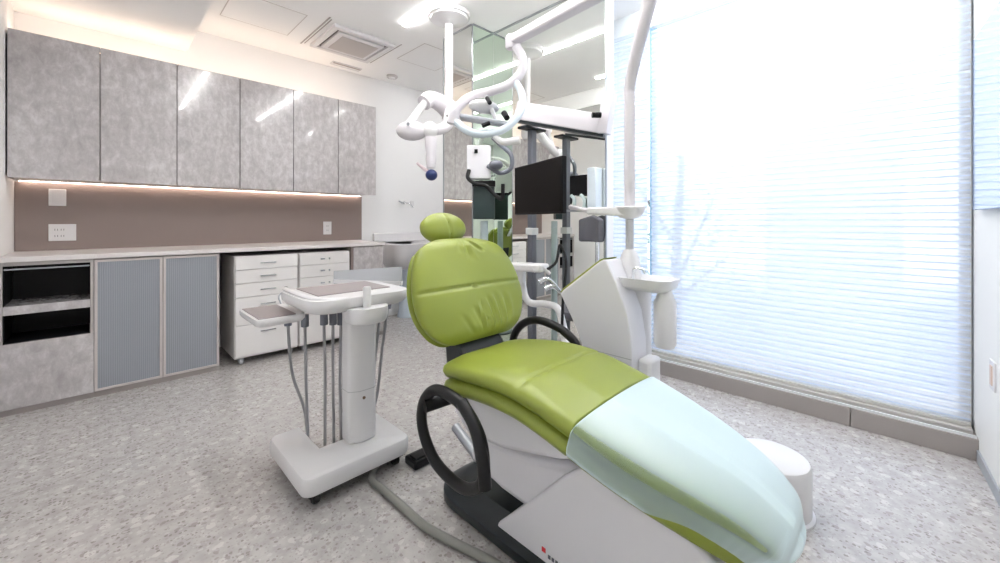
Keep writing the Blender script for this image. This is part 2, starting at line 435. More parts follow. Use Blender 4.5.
# ------------------------------------------------------------------ ceiling fittings
def strip(x, y0, y1, label):
    r = thing('ceiling_light', label, 'ceiling light', (x, (y0+y1)/2, ZC), 'linear lights recessed in the ceiling')
    obj('end_cap', B(x-0.021, x+0.021, y0-0.012, y0, ZC-0.013, ZC-0.0005), WHITE, r)
    obj('end_cap', B(x-0.021, x+0.021, y1, y1+0.012, ZC-0.013, ZC-0.0005), WHITE, r)
    obj('diffuser', B(x-0.020, x+0.020, y0, y1, ZC-0.012, ZC-0.0005), STRIP, r)
strip(1.80, 0.45, 2.92, 'long linear ceiling light ending beside the ceiling pole flange')
strip(2.77, -0.05, 1.30, 'added unseen linear ceiling light between the mirror end and the blinds')  # unseen fixture, added to brighten the floor near the window
strip(2.95, 2.95, 3.72, 'added unseen linear ceiling light in the passage behind the mirrored column')  # unseen fixture, added to light the dim passage behind the column
strip(0.83, 0.45, 2.45, 'linear ceiling light over the delivery cart, seen as a streak on the third cabinet')

r = thing('air_conditioner', 'square ceiling cassette air conditioner with grey centre grille', 'air conditioner', (1.65, 3.57, ZC))
z = ZC
obj('panel', box(box(box(B(1.37, 1.93, 3.30, 3.345, z-0.03, z-0.001), 1.37, 1.93, 3.80, 3.845, z-0.03, z-0.001), 1.37, 1.415, 3.345, 3.80, z-0.03, z-0.001), 1.885, 1.93, 3.345, 3.80, z-0.03, z-0.001), PLASTIC, r, bevel=0.004)
obj('inner_frame', B(1.44, 1.86, 3.37, 3.775, z-0.035, z-0.001), PLASTIC, r, bevel=0.006)
obj('grille', B(1.485, 1.825, 3.415, 3.73, z-0.040, z-0.035), plain('grille_grey', (0.50, 0.47, 0.46), 0.6), r, bevel=0.002)
sl = nb()
for a in ((1.415, 1.44, 3.345, 3.80), (1.86, 1.885, 3.345, 3.80), (1.44, 1.86, 3.345, 3.37), (1.44, 1.86, 3.775, 3.80)): box(sl, a[0], a[1], a[2], a[3], z-0.012, z-0.001)
obj('air_slot', sl, plain('slot_grey', (0.12, 0.11, 0.11), 0.6), r)
for a in ((1.30, 1.312, 3.23, 3.90), (1.325, 1.333, 3.26, 3.87), (1.97, 1.978, 3.26, 3.87)): obj('trim_line', B(a[0], a[1], a[2], a[3], z-0.004, z-0.0005), HATCHL, r)
def hatch(x0, x1, y0, y1, label):
    o = nb(); e = 0.006
    for a in ((x0, x1, y0, y0+e), (x0, x1, y1-e, y1), (x0, x0+e, y0+e, y1-e), (x1-e, x1, y0+e, y1-e)): box(o, a[0], a[1], a[2], a[3], ZC-0.003, ZC-0.0004)
    r = thing('ceiling_hatch', label, 'access hatch', ((x0+x1)/2, (y0+y1)/2, ZC))
    obj('frame', o, plain('hatch_grey', (0.62, 0.59, 0.57), 0.7), r); obj('panel', B(x0+e, x1-e, y0+e, y1-e, ZC-0.002, ZC-0.0004), CEIL, r)
hatch(0.67, 1.168, 3.33, 3.815, 'square ceiling access hatch left of the air conditioner')
hatch(2.11, 2.58, 3.09, 3.58, 'ceiling access hatch right of the air conditioner, behind the pole')
r = thing('ceiling_vent', 'small narrow slot vent in the ceiling close to the back wall', 'vent', (1.83, 4.13, ZC))
obj('frame', B(1.68, 1.99, 4.085, 4.175, ZC-0.012, ZC-0.0005), PLASTIC, r, bevel=0.002)
obj('slot', B(1.69, 1.98, 4.095, 4.11, ZC-0.016, ZC-0.012), plain('vent_shade', (0.35, 0.30, 0.27), 0.6), r)
r = thing('smoke_detector', 'small round detector disc on the ceiling near the white wall', 'smoke detector', (2.3, 4.0, ZC))
obj('disc', lathe(nb(), [(0.055, -0.022), (0.062, -0.012), (0.062, -0.0005)], (2.33, 4.05, ZC)), plain('detector_grey', (0.50, 0.47, 0.47), 0.5), r)
obj('cap', lathe(nb(), [(0.03, -0.03), (0.035, -0.022)], (2.33, 4.05, ZC)), PLASTIC, r)

# ------------------------------------------------------------------ cabinets on the back wall
YC, YU = 3.61, 3.90      # fronts: base cabinets, wall cabinets
UB, UT = 1.392, 2.316
edges = [-0.408, 0.0, 0.415, 0.827, 1.245, 1.655, 2.055]
names = ['leftmost', 'second', 'third', 'fourth', 'fifth', 'rightmost']
for i in range(6):
    x0, x1 = edges[i], edges[i+1]
    lab = ('%s of the six grey stone-look wall cabinets, counted from the left wall' % names[i]) if i not in (0, 5) else ('%s of the six grey stone-look wall cabinets above the counter' % names[i])
    r = thing('wall_cabinet', lab, 'cabinet', ((x0+x1)/2, YB, UB), 'grey wall cabinets above the counter')
    obj('body', B(x0+0.001, x1-0.001, YU+0.022, YB-0.001, UB+0.012, UT-0.002), EDGE, r)
    obj('door', B(x0+0.003, x1-0.003, YU, YU+0.02, UB, UT), STONE, r, bevel=0.0015)
    obj('door_edge', B(x1-0.003, x1-0.0012, YU+0.004, YU+0.022, UB, UT), plain('door_edge', (0.20, 0.18, 0.18), 0.5), r)
# light recessed under and on top of the wall cabinets
r = thing('under_cabinet_light', 'warm light strip under the wall cabinets, above the taupe splashback', 'light')
obj('housing', B(-0.40, 2.05, 4.225, 4.262, UB+0.004, UB+0.0115), ALU, r)
obj('diffuser', B(-0.39, 2.04, 4.23, 4.25, UB, UB+0.004), emit('warm_under', (1.0, 0.80, 0.66), 9), r)
r = thing('cove_light', 'warm light strip lying on top of the wall cabinets', 'light')
obj('housing', B(-0.40, 2.0, 4.05, 4.10, UT-0.002, UT+0.004), ALU, r)
obj('diffuser', B(-0.39, 1.95, 4.06, 4.09, UT+0.004, UT+0.009), COVE, r)

sp = obj('splashback', B(XL+0.002, 2.07, 4.258, YB-0.0005, 0.9122, UB-0.002), TAUPE); tag(sp, 'taupe brown splashback panel between counter and wall cabinets', 'splashback')
ct = obj('worktop', B(XL+0.002, 1.99, YC-0.012, YB-0.0005, 0.882, 0.912), plain('worktop_pale', (0.72, 0.68, 0.67), 0.3), bevel=0.002)
tag(ct, 'long pale worktop running over the base cabinets', 'worktop')

def socket(x, z, w, h, slots, label, name='wall_socket', cat='socket'):
    r = thing(name, label, cat, (x, 4.258, z))
    obj('plate', B(x-w/2, x+w/2, 4.250, 4.2575, z-h/2, z+h/2), PLASTIC, r, bevel=0.003)
    if slots:
        for sx in ((-0.03, 0.0) if slots == 4 else (0,)):
            for dz in (-0.025, 0.02):
                obj('outlet', box(B(x+sx-0.008, x+sx-0.005, 4.2488, 4.250, z+dz-0.006, z+dz+0.007), x+sx+0.005, x+sx+0.008, 4.2488, 4.250, z+dz-0.006, z+dz+0.007), plain('slot_dark', (0.12, 0.12, 0.12), 0.6), r)
    else:
        obj('rocker', B(x-w*0.28, x+w*0.28, 4.247, 4.250, z-h*0.32, z+h*0.32), PLASTIC, r, bevel=0.001)
def xw(px, Y): 
    u = (px-500)/FPX; return Y*(1+u)/(1-u)
def zw(px, py, Y):
    u = (px-500)/FPX; t = Y*S2/(1-u); return EYE-(py-221)*t/FPX
socket(xw(57.5, 4.25), zw(57.5, 197.5, 4.25), 0.085, 0.12, 0, 'white switch plate on the splashback directly above the double socket', 'light_switch', 'switch')
socket(xw(62.5, 4.25), zw(62.5, 232.5, 4.25), 0.135, 0.12, 4, 'wide white double socket on the splashback, lower left')
socket(xw(327.5, 4.25), zw(327.5, 228, 4.25), 0.085, 0.135, 2, 'narrow white socket at the right end of the splashback')

# base drawer unit with two open black niches
r = thing('base_cabinet', 'grey stone base cabinet with two open black niches, at the left wall', 'cabinet', (-0.2, YC, 0))
x0, x1 = XL+0.002, -0.027
bm = nb(); box(bm, x0, x0+0.018, YC+0.002, YB-0.012, 0.035, 0.881); box(bm, x1-0.016, x1-0.001, YC+0.002, YB-0.012, 0.035, 0.881)
box(bm, x0+0.018, x1-0.016, YC+0.002, YB-0.012, 0.860, 0.881); box(bm, x0+0.018, x1-0.016, YC+0.03, YC+0.56, 0.035, 0.075)
obj('carcass', bm, EDGE, r)
bm = nb(); box(bm, x0+0.018, x1-0.016, YC+0.35, YC+0.36, 0.075, 0.86); box(bm, x0+0.0182, x0+0.022, YC+0.02, YC+0.35, 0.40, 0.859); box(bm, x1-0.020, x1-0.0162, YC+0.02, YC+0.35, 0.40, 0.859)
box(bm, x0+0.022, x1-0.020, YC+0.02, YC+0.35, 0.408, 0.412)
obj('niche_lining', bm, GLOSSBLACK, r)
obj('shelf', B(x0+0.019, x1-0.017, YC+0.004, YC+0.35, 0.577, 0.627), STONE, r, bevel=0.001)
obj('shelf', B(x0+0.022, x1-0.020, YC+0.014, YC+0.04, 0.835, 0.842), STEELG, r)
obj('drawer_front', B(x0, x1-0.001, YC-0.002, YC+0.018, 0.036, 0.412), STONE, r, bevel=0.0015)
obj('toe_kick', B(x0, x1-0.001, YC+0.01, YC+0.03, 0.0005, 0.034), TOEK, r)

# double door unit with reeded glass
r = thing('base_cabinet', 'base cabinet with two tall grey reeded-glass doors', 'cabinet', (0.32, YC, 0))
obj('carcass', B(-0.026, 0.634, YC+0.022, YB-0.012, 0.035, 0.881), EDGE, r)
for a, b in ((-0.025, 0.306), (0.310, 0.632)):
    d = nb(); e = 0.014
    for q in ((a, b, 0.038, 0.038+e), (a, b, 0.872-e, 0.872), (a, a+e, 0.038+e, 0.872-e), (b-e, b, 0.038+e, 0.872-e)): box(d, q[0], q[1], YC-0.001, YC+0.02, q[2], q[3])
    do = obj('door', d, plain('door_frame', (0.55, 0.50, 0.49), 0.4), r)
    obj('reeded_glass', B(a+e, b-e, YC+0.004, YC+0.012, 0.038+e, 0.872-e), REED, do)
obj('toe_kick', B(-0.026, 0.634, YC+0.01, YC+0.03, 0.0005, 0.034), TOEK, r)

# end cabinet with stone front
r = thing('base_cabinet', 'narrow grey stone base cabinet carrying the right end of the worktop', 'cabinet', (1.85, YC, 0))
obj('carcass', B(1.652, 1.98, YC+0.022, YB-0.012, 0.035, 0.881), EDGE, r)
obj('door', B(1.675, 1.979, YC, YC+0.02, 0.038, 0.875), STONE, r, bevel=0.0015)
obj('side_edge', B(1.652, 1.673, YC, YC+0.021, 0.038, 0.875), plain('edge_brown', (0.22, 0.17, 0.16), 0.5), r)
obj('toe_kick', B(1.652, 1.98, YC+0.01, YC+0.03, 0.0005, 0.034), TOEK, r)

# mobile drawer carts in the knee space
def cart(x0, x1, heights, label, twin):
    yf = 3.60; z0, z1 = 0.052, 0.845
    r = thing('drawer_cart', label, 'drawer cart', ((x0+x1)/2, yf, 0), 'white drawer carts under the worktop')
    obj('body', B(x0, x1, yf+0.018, yf+0.50, z0, z1), CARTW, r, bevel=0.003)
    z = z1-0.008
    for h in heights:
        d = obj('drawer', B(x0+0.004, x1-0.004, yf, yf+0.018, z-h+0.004, z), CARTW, r, bevel=0.002)
        cx = (x0+x1)/2; zz = z-min(h*0.5, 0.06)
        w = 0.055
        if twin:
            obj('handle', B(cx-0.045, cx-0.010, yf-0.012, yf-0.0002, zz-0.006, zz+0.006), STEELG, d, bevel=0.002)
            obj('lock', lathe(nb(), [(0.007, -0.008), (0.008, 0)], (cx+0.03, yf, zz), 12, 1), BLUELENS if False else CHROME, d)
        else:
            obj('handle', box(box(B(cx-w, cx+w, yf-0.014, yf-0.008, zz-0.004, zz+0.004), cx-w, cx-w+0.008, yf-0.008, yf-0.0002, zz-0.004, zz+0.004), cx+w-0.008, cx+w, yf-0.008, yf-0.0002, zz-0.004, zz+0.004), CHROME, d)
        z -= h
    for sx in (x0+0.05, x1-0.05):
        for sy in (yf+0.05, yf+0.45):
            c = obj('caster', lathe(nb(), [(0.014, -0.012), (0.020, -0.010), (0.020, 0.010), (0.014, 0.012)], (sx, sy, 0.0205), 18, 0), plain('caster_grey', (0.5, 0.5, 0.52), 0.4), r)
            obj('fork', box(box(B(sx-0.018, sx-0.013, sy-0.012, sy+0.012, 0.018, 0.048), sx+0.013, sx+0.018, sy-0.012, sy+0.012, 0.018, 0.048), sx-0.018, sx+0.018, sy-0.012, sy+0.012, 0.042, 0.0518), STEELG, c)
cart(0.730, 1.185, [0.10, 0.105, 0.11, 0.215, 0.243], 'wider white drawer cart with long handles, left one under the worktop', False)
cart(1.197, 1.635, [0.10, 0.105, 0.11, 0.215, 0.243], 'white drawer cart with short double pulls, right one under the worktop', True)

# white washbasin on the white wall, right of the counter
r = thing('wash_basin', 'white wash basin on the wall behind the headrest', 'basin', (2.56, 4.0, 0))
bm = nb()
prof = []
for k, (w, d, z) in enumerate(((0.15, 0.17, 0.58), (0.20, 0.22, 0.64), (0.22, 0.245, 0.74), (0.225, 0.25, 0.84), (0.225, 0.255, 0.865), (0.21, 0.24, 0.87), (0.18, 0.20, 0.80), (0.05, 0.06, 0.76))):
    prof.append([(p[0], p[1], z) for p in rrect(2.56-w*1.4, 2.56+w*1.4, YB-0.005-2*d, YB-0.005, min(w, d)*0.6, 6)])
loft(bm, prof); obj('bowl', bm, PLASTIC, r)
obj('backsplash', B(2.20, 2.92, YB-0.04, YB-0.001, 0.87, 0.98), PLASTIC, r, bevel=0.012)
obj('pedestal', lathe(nb(), [(0.11, 0.0005), (0.09, 0.1), (0.08, 0.5), (0.10, 0.56)], (2.56, YB-0.15, 0)), plain('basin_shade_blue', (0.60, 0.68, 0.76), 0.4), r)  # pedestal blue-grey: bluish shade below the white bowl put into the colour
r = thing('wall_tap', 'small chrome tap on the white wall above the basin', 'tap', (2.35, 4.2, 1.3))
bm = nb(); q = Vector((xw(402, 4.26), 4.26, zw(402, 203, 4.26)))
cyl(bm, q, q+Vector((0, -0.05, 0)), 0.018, 14); tube(bm, [q+Vector((0, -0.05, 0)), q+Vector((0.05, -0.09, -0.01)), q+Vector((0.08, -0.11, -0.06))], 0.009, 10)
obj('spout', bm, CHROME, r)
obj('handle', cyl(nb(), q+Vector((-0.02, -0.045, 0.0)), q+Vector((-0.07, -0.05, 0.02)), 0.008, 10), STEELG, r)
obj('sensor', B(q.x+0.12, q.x+0.17, 4.255, YB-0.001, q.z-0.03, q.z+0.03), PLASTIC, r, bevel=0.003)

# ------------------------------------------------------------------ dental chair
def pad(path, hw, th, cx, rl=0.05, rw_=0.06, e=4.0, crown=0.012, nring=44, per=10, disp=None, offset=0.0, thend=0.12, rl2=None, rw2=None, en=4.0, keep=None, amin=None):
    """upholstered pad: path of (y, z) along its top surface, half width and thickness as functions of s in 0..1"""
    pts = crom([(0, y, z) for y, z in path], per)
    L = [0.0]
    for a, b in zip(pts, pts[1:]): L.append(L[-1]+(b-a).length)
    T = L[-1]
    # resample finely with extra stations near the ends
    ss = sorted(set([T*k/70 for k in range(71)] + [rl*(1-math.cos(math.pi/2*k/8)) for k in range(9)] + [T-(rl2 or rl)*(1-math.cos(math.pi/2*k/8)) for k in range(9)]))
    def at(s):
        for i in range(len(L)-1):
            if s <= L[i+1] or i == len(L)-2:
                f = 0 if L[i+1] == L[i] else (s-L[i])/(L[i+1]-L[i])
                p = pts[i].lerp(pts[i+1], f)
                a = pts[max(i-1, 0)]; b = pts[min(i+2, len(pts)-1)]
                return p, (b-a).normalized()
    rings = []
    def unit(a): 
        c_, s_ = math.cos(a), math.sin(a)
        return Vector((0.24*math.copysign(abs(c_)**(2/e), c_), 0.5*th(0.5)*math.copysign(abs(s_)**(2/en), s_)))
    def angles(a0, a1, cnt):
        M = 1200; ac = [0.0]; pv = unit(a0)
        for k_ in range(1, M+1):
            cu = unit(a0+(a1-a0)*k_/M); ac.append(ac[-1]+(cu-pv).length); pv = cu
        out = []; k_ = 0
        for i_ in range(cnt):
            tgt = ac[-1]*i_/(cnt-1)
            while k_ < M and ac[k_] < tgt: k_ += 1
            out.append(a0+(a1-a0)*k_/M)
        return out
    full = angles(0, 2*math.pi, nring+1)[:-1] if not amin else None
    for s in ss:
        p, d = at(s)
        nrm = Vector((0, -d.z, d.y))
        if nrm.z < 0: nrm = -nrm
        k = 0.0; rww = rw_; q2 = rl2 or rl
        if s < rl: k = (rl-s)/rl
        elif s > T-q2: k = (s-(T-q2))/q2; rww = rw2 or rw_
        k = min(k, 0.999)
        sh = math.sqrt(1-k*k)
        w = hw(s/T)-rww*(1-sh); t = th(s/T)*max(sh, thend)
        mid = p-nrm*(offset+th(s/T)/2)
        ring = []
        if amin:
            a0 = math.asin(max(-1, min(1, amin(s/T)))); arr = angles(a0, math.pi-a0, nring)
        for i in range(nring):
            a = full[i] if not amin else arr[i]
            ca, sa = math.cos(a), math.sin(a)
            x = w*math.copysign(abs(ca)**(2/e), ca); nn = t/2*math.copysign(abs(sa)**(2/en), sa)
            if sa > 0: nn += crown*(1-(x/w)**2)*sh
            if disp and sa > 0: nn += disp(x/w, s/T)*min(1, sa*2)*sh
            ring.append(Vector((cx+x, 0, 0))+mid+nrm*nn)
        rings.append(ring)
    bm = nb()
    if amin: loft(bm, rings, closed=False); bm.faces.new([bm.verts[-nring+i] for i in range(nring)]) if False else None; return bm
    if keep is None: loft(bm, rings); return bm
    R_ = [[bm.verts.new(p) for p in r_] for r_ in rings]
    for q_ in range(len(R_)-1):
        for i in range(nring):
            j = (i+1) % nring
            if keep(math.sin(2*math.pi*(i+0.5)/nring), ss[q_]/T): bm.faces.new((R_[q_][i], R_[q_][j], R_[q_+1][j], R_[q_+1][i]))
    if keep(0.5, 1.0): bm.faces.new([R_[-1][i] for i in range(nring)])
    return bm
def lerpf(tab):
    def f(s):
        for (a, va), (b, vb) in zip(tab, tab[1:]):
            if s <= b:
                q = (s-a)/(b-a); q = q*q*(3-2*q); return va+(vb-va)*q
        return tab[-1][1]
    return f
def crf(tab):
    def f(s):
        n_ = len(tab)
        for i in range(n_-1):
            if s <= tab[i+1][0] or i == n_-2:
                s0, v0 = tab[i]; s1, v1 = tab[i+1]
                m0 = (v1-tab[i-1][1])/(s1-tab[i-1][0]) if i > 0 else (v1-v0)/(s1-s0)
                m1 = (tab[i+2][1]-v0)/(tab[i+2][0]-s0) if i < n_-2 else (v1-v0)/(s1-s0)
                h = s1-s0; t = (s-s0)/h
                return (2*t**3-3*t*t+1)*v0+(t**3-2*t*t+t)*h*m0+(-2*t**3+3*t*t)*v1+(t**3-t*t)*h*m1
    return f
CX = 1.11
chair = thing('dental_chair', 'reclining green leather dental chair with black loop armrests', 'dental chair', (CX, 0.9, 0))
seatpath = [(1.215, 0.595), (1.12, 0.612), (1.0, 0.628), (0.9, 0.634), (0.8, 0.630), (0.70, 0.612), (0.60, 0.588)]
legpath = [(0.605, 0.590), (0.45, 0.547), (0.32, 0.508), (0.23, 0.470), (0.150, 0.412)]
def seatdisp(x, s):
    d = -0.006*math.exp(-((s-0.66)/0.012)**2)
    d += 0.0025*math.sin(9*s+5*x*x)*math.exp(-((abs(x)-0.5)/0.4)**2)
    d -= 0.010*math.exp(-((s-0.2)/0.3)**2)*math.exp(-(x/0.5)**2)*0.4
    return d
shw = crf([(0, 0.225), (0.25, 0.247), (1, 0.240)])
lhw = lambda s: 0.238-0.125*s**2.0
coverpath = legpath[:-1]+[(0.143, 0.405)]
obj('seat_cushion', pad(seatpath, shw, lambda s: 0.056, CX, 0.05, 0.05, e=7, disp=seatdisp, thend=0.3, rl2=0.010, rw2=0.008), LEATHER, chair, angle=60)
obj('seat_underpad', pad(seatpath, lambda s: shw(s)+0.002, lambda s: 0.052, CX, 0.05, 0.05, e=7, crown=0, offset=0.055, thend=0.4, rl2=0.010, rw2=0.008), LEATHER, chair, angle=60)
obj('leg_cushion', pad(legpath, lhw, lambda s: 0.054, CX, 0.010, 0.008, e=7, thend=0.5, rl2=0.06, rw2=0.09), LEATHER, chair, angle=60)
obj('leg_underpad', pad(legpath, lambda s: lhw(s)+0.002, lambda s: 0.050, CX, 0.010, 0.008, e=7, en=9, crown=0, offset=0.053, thend=0.5, rl2=0.06, rw2=0.09), LEATHER, chair, angle=60)
# clear vinyl cover drawn over the leg cushion, open below, its skirt cut back towards the foot end
def skirt(s):
    q = min(1, max(0, (s-0.32)/0.34)); q = q*q*(3-2*q); return -(0.99-q*0.80)**5
obj('leg_cover', pad(coverpath, lambda s: lhw(s)+0.0045, lambda s: 0.106, CX, 0.008, 0.006, e=7, en=10, crown=0.0135, offset=-0.003, thend=0.7, rl2=0.062, rw2=0.09, nring=88,
    amin=skirt), COVERM, chair, angle=60, label='clear glossy plastic cover over the leg cushion')

backpath = [(1.185, 0.650), (1.215, 0.74), (1.25, 0.84), (1.29, 0.94), (1.325, 1.01), (1.355, 1.055)]
CREASES = [(-0.02, 0.04, -0.16, 0.30, 0.007), (0.12, 0.04, -0.02, 0.36, 0.008), (0.26, 0.05, 0.14, 0.38, 0.008), (0.42, 0.06, 0.30, 0.40, 0.007), (0.58, 0.08, 0.50, 0.38, 0.006), (-0.30, 0.05, -0.40, 0.25, 0.004),
           (-0.06, 0.97, 0.06, 0.72, 0.006), (0.0, 0.97, 0.32, 0.80, 0.006), (-0.14, 0.96, -0.16, 0.80, 0.004), (0.10, 0.50, 0.60, 0.40, 0.0)]
def backdisp(x, s):
    d = -0.009*math.exp(-((s-0.48)/0.014)**2)
    # creases: (x at start, s at start, x at end, s at end, depth)
    for xa, sa_, xb, sb, dp in CREASES:
        f = (s-sa_)/(sb-sa_)
        if -0.3 < f < 1.3:
            g = max(0.0, 1-abs(2*f-1)**3) if 0 <= f <= 1 else 0.0
            xc = xa+(xb-xa)*f; u_ = (x-xc)/0.045
            d += dp*g*(-math.exp(-u_*u_)+0.7*math.exp(-((u_-1.8)/1.1)**2))
    d += 0.003*math.sin(8*s+3*x)
    return d
bhw = crf([(0, 0.205), (0.22, 0.27), (0.42, 0.288), (0.68, 0.268), (0.88, 0.225), (1, 0.165)])
obj('backrest', pad(backpath, bhw, lambda s: 0.06, CX, 0.06, 0.06, disp=backdisp, nring=150, thend=0.35), LEATHER, chair, angle=60)
obj('back_shell', pad(backpath, lambda s: bhw(s)-0.004, lambda s: 0.035, CX, 0.05, 0.05, crown=0, offset=0.061, thend=0.4), LEATHER, chair, angle=60)
obj('back_bracket', prism(nb(), [(1.20, 0.52), (1.30, 0.54), (1.33, 0.80), (1.295, 0.80), (1.25, 0.66), (1.20, 0.60)], 0, CX-0.12, CX+0.12), DARK, chair, bevel=0.01)
headpath = [(1.435, 1.018), (1.445, 1.07), (1.46, 1.12), (1.478, 1.165)]
def hd(x, s): return -0.007*math.exp(-((x-0.12+0.2*s)/0.06)**2)
obj('headrest', pad(headpath, lerpf([(0, 0.115), (0.5, 0.122), (1, 0.115)]), lambda s: 0.05, CX, 0.070, 0.112, e=3.0, crown=0.022, disp=hd, nring=64, thend=0.3), LEATHER, chair, angle=60)
obj('headrest_stem', prism(nb(), [(1.40, 0.93), (1.425, 0.92), (1.515, 1.06), (1.50, 1.075)], 0, CX-0.03, CX+0.03), CHROME, chair, bevel=0.004)

# loop armrests
def loop(x, cy, cz, a, b, tilt=0, lean=0.0):
    return [(x+lean*math.sin(2*math.pi*k/16), cy+a*math.cos(2*math.pi*k/16+tilt), cz+b*math.sin(2*math.pi*k/16+tilt)) for k in range(16)]
al = nb()
tube(al, [(0.80, y, z) for y, z in ((1.03, 0.556), (0.95, 0.537), (0.89, 0.485), (0.868, 0.42), (0.875, 0.345), (0.93, 0.30), (1.0, 0.287), (1.10, 0.305), (1.165, 0.36), (1.19, 0.43), (1.17, 0.50), (1.11, 0.55))], 0.0185, 14, 6, closed=True)
tube(al, [(0.80, 0.97, 0.553), (0.795, 0.90, 0.50), (0.79, 0.862, 0.42), (0.79, 0.850, 0.345)], 0.0195, 14, 6)
aro = obj('armrest', al, BLACK, chair)
obj('armrest_pivot', cyl(nb(), (0.79, 1.16, 0.485), (0.93, 1.12, 0.50), 0.026, 18), BLACK, aro)
al = nb()
tube(al, [(1.40, y, z) for y, z in ((0.95, 0.60), (1.00, 0.642), (1.07, 0.665), (1.15, 0.672), (1.22, 0.655), (1.28, 0.61), (1.31, 0.55), (1.29, 0.48), (1.22, 0.44), (1.10, 0.43), (1.0, 0.46), (0.95, 0.53))], 0.0185, 14, 6, closed=True)
aro = obj('armrest', al, BLACK, chair)
obj('armrest_pivot', cyl(nb(), (1.28, 1.22, 0.47), (1.41, 1.25, 0.48), 0.026, 18), BLACK, aro)

# seat carrier, link cover, base cover, dark base plate
def side(name, pts, x0, x1, mat, bevel, parent=chair, label=None):
    bm = prism(nb(), pts, 0, x0, x1); return obj(name, bm, mat, parent, bevel=bevel, seg=4, label=label)
side('seat_carrier', [(1.18, 0.49), (1.20, 0.40), (1.12, 0.345), (0.95, 0.355), (0.70, 0.42), (0.62, 0.46), (0.75, 0.50), (0.85, 0.52), (1.0, 0.515), (1.10, 0.50)], 0.945, 1.275, SHELL, 0.02)
side('link_cover', [(1.17, 0.20), (1.16, 0.27), (1.10, 0.325), (0.9, 0.345), (0.72, 0.38), (0.55, 0.40), (0.48, 0.36), (0.55, 0.20), (0.8, 0.155), (1.0, 0.165)], 1.00, 1.22, SHELL, 0.03)
side('base_cover', [(1.00, 0.055), (0.985, 0.075), (0.86, 0.20), (0.72, 0.35), (0.62, 0.435), (0.50, 0.43), (0.36, 0.39), (0.22, 0.30), (0.12, 0.18), (0.10, 0.055)], 0.975, 1.245, SHELL, 0.035)
bm = nb()
outline = rrect(0.955, 1.27, 0.02, 1.355, 0.13, 8)
loft(bm, [[(p[0], p[1], 0.0005) for p in rrect(0.965, 1.26, 0.03, 1.345, 0.12, 8)], [(p[0], p[1], 0.015) for p in outline], [(p[0], p[1], 0.045) for p in outline], [(p[0], p[1], 0.06) for p in rrect(0.975, 1.25, 0.04, 1.335, 0.11, 8)], [(p[0], p[1], 0.105) for p in rrect(1.01, 1.215, 0.25, 1.26, 0.09, 8)]])
obj('base_plate', bm, DARK, chair)
obj('foot_lever', cyl(nb(), (1.14, 1.27, 0.11), (1.16, 1.45, 0.17), 0.022, 14), STEELG, chair)
# small mark on the base cover
lg = obj('maker_mark', B(0.9735, 0.9752, 0.775, 0.79, 0.092, 0.106), RED, chair)
bm = nb()
for k in range(5): box(bm, 0.9735, 0.9752, 0.70+k*0.014, 0.7095+k*0.014, 0.083+0.0*k, 0.094)
obj('maker_lettering', bm, PRINTD, chair)

# dark foot pedal box beside the base
r = thing('foot_pedal', 'small black foot pedal on the floor between cart and chair', 'foot pedal', PF(418, 466))
c = PF(419, 463)
obj('housing', B(c.x-0.05, c.x+0.05, c.y-0.045, c.y+0.045, 0.001, 0.038), BLACK, r, bevel=0.008)
obj('pad', B(c.x-0.04, c.x+0.04, c.y-0.035, c.y+0.02, 0.038, 0.048), GLOSSBLACK, r, bevel=0.004)

# round white floor housing by the window side of the leg cushion
r = thing('floor_box', 'round white floor housing beside the foot of the chair', 'housing', (1.868, 0.362, 0))
obj('body', lathe(nb(), [(0.128, 0.0005), (0.132, 0.012), (0.132, 0.182), (0.126, 0.196), (0.112, 0.203), (0.0, 0.205)], (1.868, 0.362, 0), 48), PLASTIC, r)
obj('plinth', lathe(nb(), [(0.142, 0.0006), (0.142, 0.009), (0.134, 0.014)], (1.868, 0.362, 0), 48), SHELL, r)

# ------------------------------------------------------------------ cuspidor unit with poles
unit = thing('cuspidor_unit', 'white swept unit body with green edge behind the chair, carrying bowl and pole', 'dental unit', (1.7, 0.9, 0))
prof = [(0.952, 0.945), (0.975, 0.935), (1.18, 0.778), (1.197, 0.758), (1.130, 0.65), (1.075, 0.54), (1.045, 0.43), (1.03, 0.28), (1.02, 0.06), (1.02, 0.0006), (0.82, 0.0006), (0.815, 0.06), (0.81, 0.25), (0.812, 0.452), (0.818, 0.592), (0.838, 0.716), (0.885, 0.835), (0.925, 0.915), (0.938, 0.94)]
obj('body', prism(nb(), prof, 0, 1.62, 1.76), SHELL, unit, bevel=0.014, seg=4)
gp = [(0.955, 0.951), (0.978, 0.942), (1.185, 0.785), (1.200, 0.768), (1.194, 0.761), (1.178, 0.776), (0.975, 0.932)]
obj('trim_edge', prism(nb(), gp, 0, 1.625, 1.755), LEATHER, unit, bevel=0.003)
obj('seam', B(1.6188, 1.6205, 0.818, 1.075, 0.519, 0.5225), plain('seam_grey', (0.45, 0.45, 0.47), 0.5), unit)
obj('rear_column', lathe(nb(), [(0.06, 0.0005), (0.06, 0.84)], (1.82, 0.885, 0), 24), PLASTIC, unit)
PX, PY = 1.792, 0.915
obj('pole_socket', lathe(nb(), [(0.05, 0.80), (0.054, 0.87), (0.048, 0.93), (0.036, 0.965), (0.024, 0.985)], (PX, PY, 0), 28), PLASTIC, unit)
obj('lower_pole', lathe(nb(), [(0.019, 0.97), (0.019, 1.15)], (PX, PY, 0), 20), plain('pole_grey', (0.50, 0.50, 0.53), 0.4), unit)
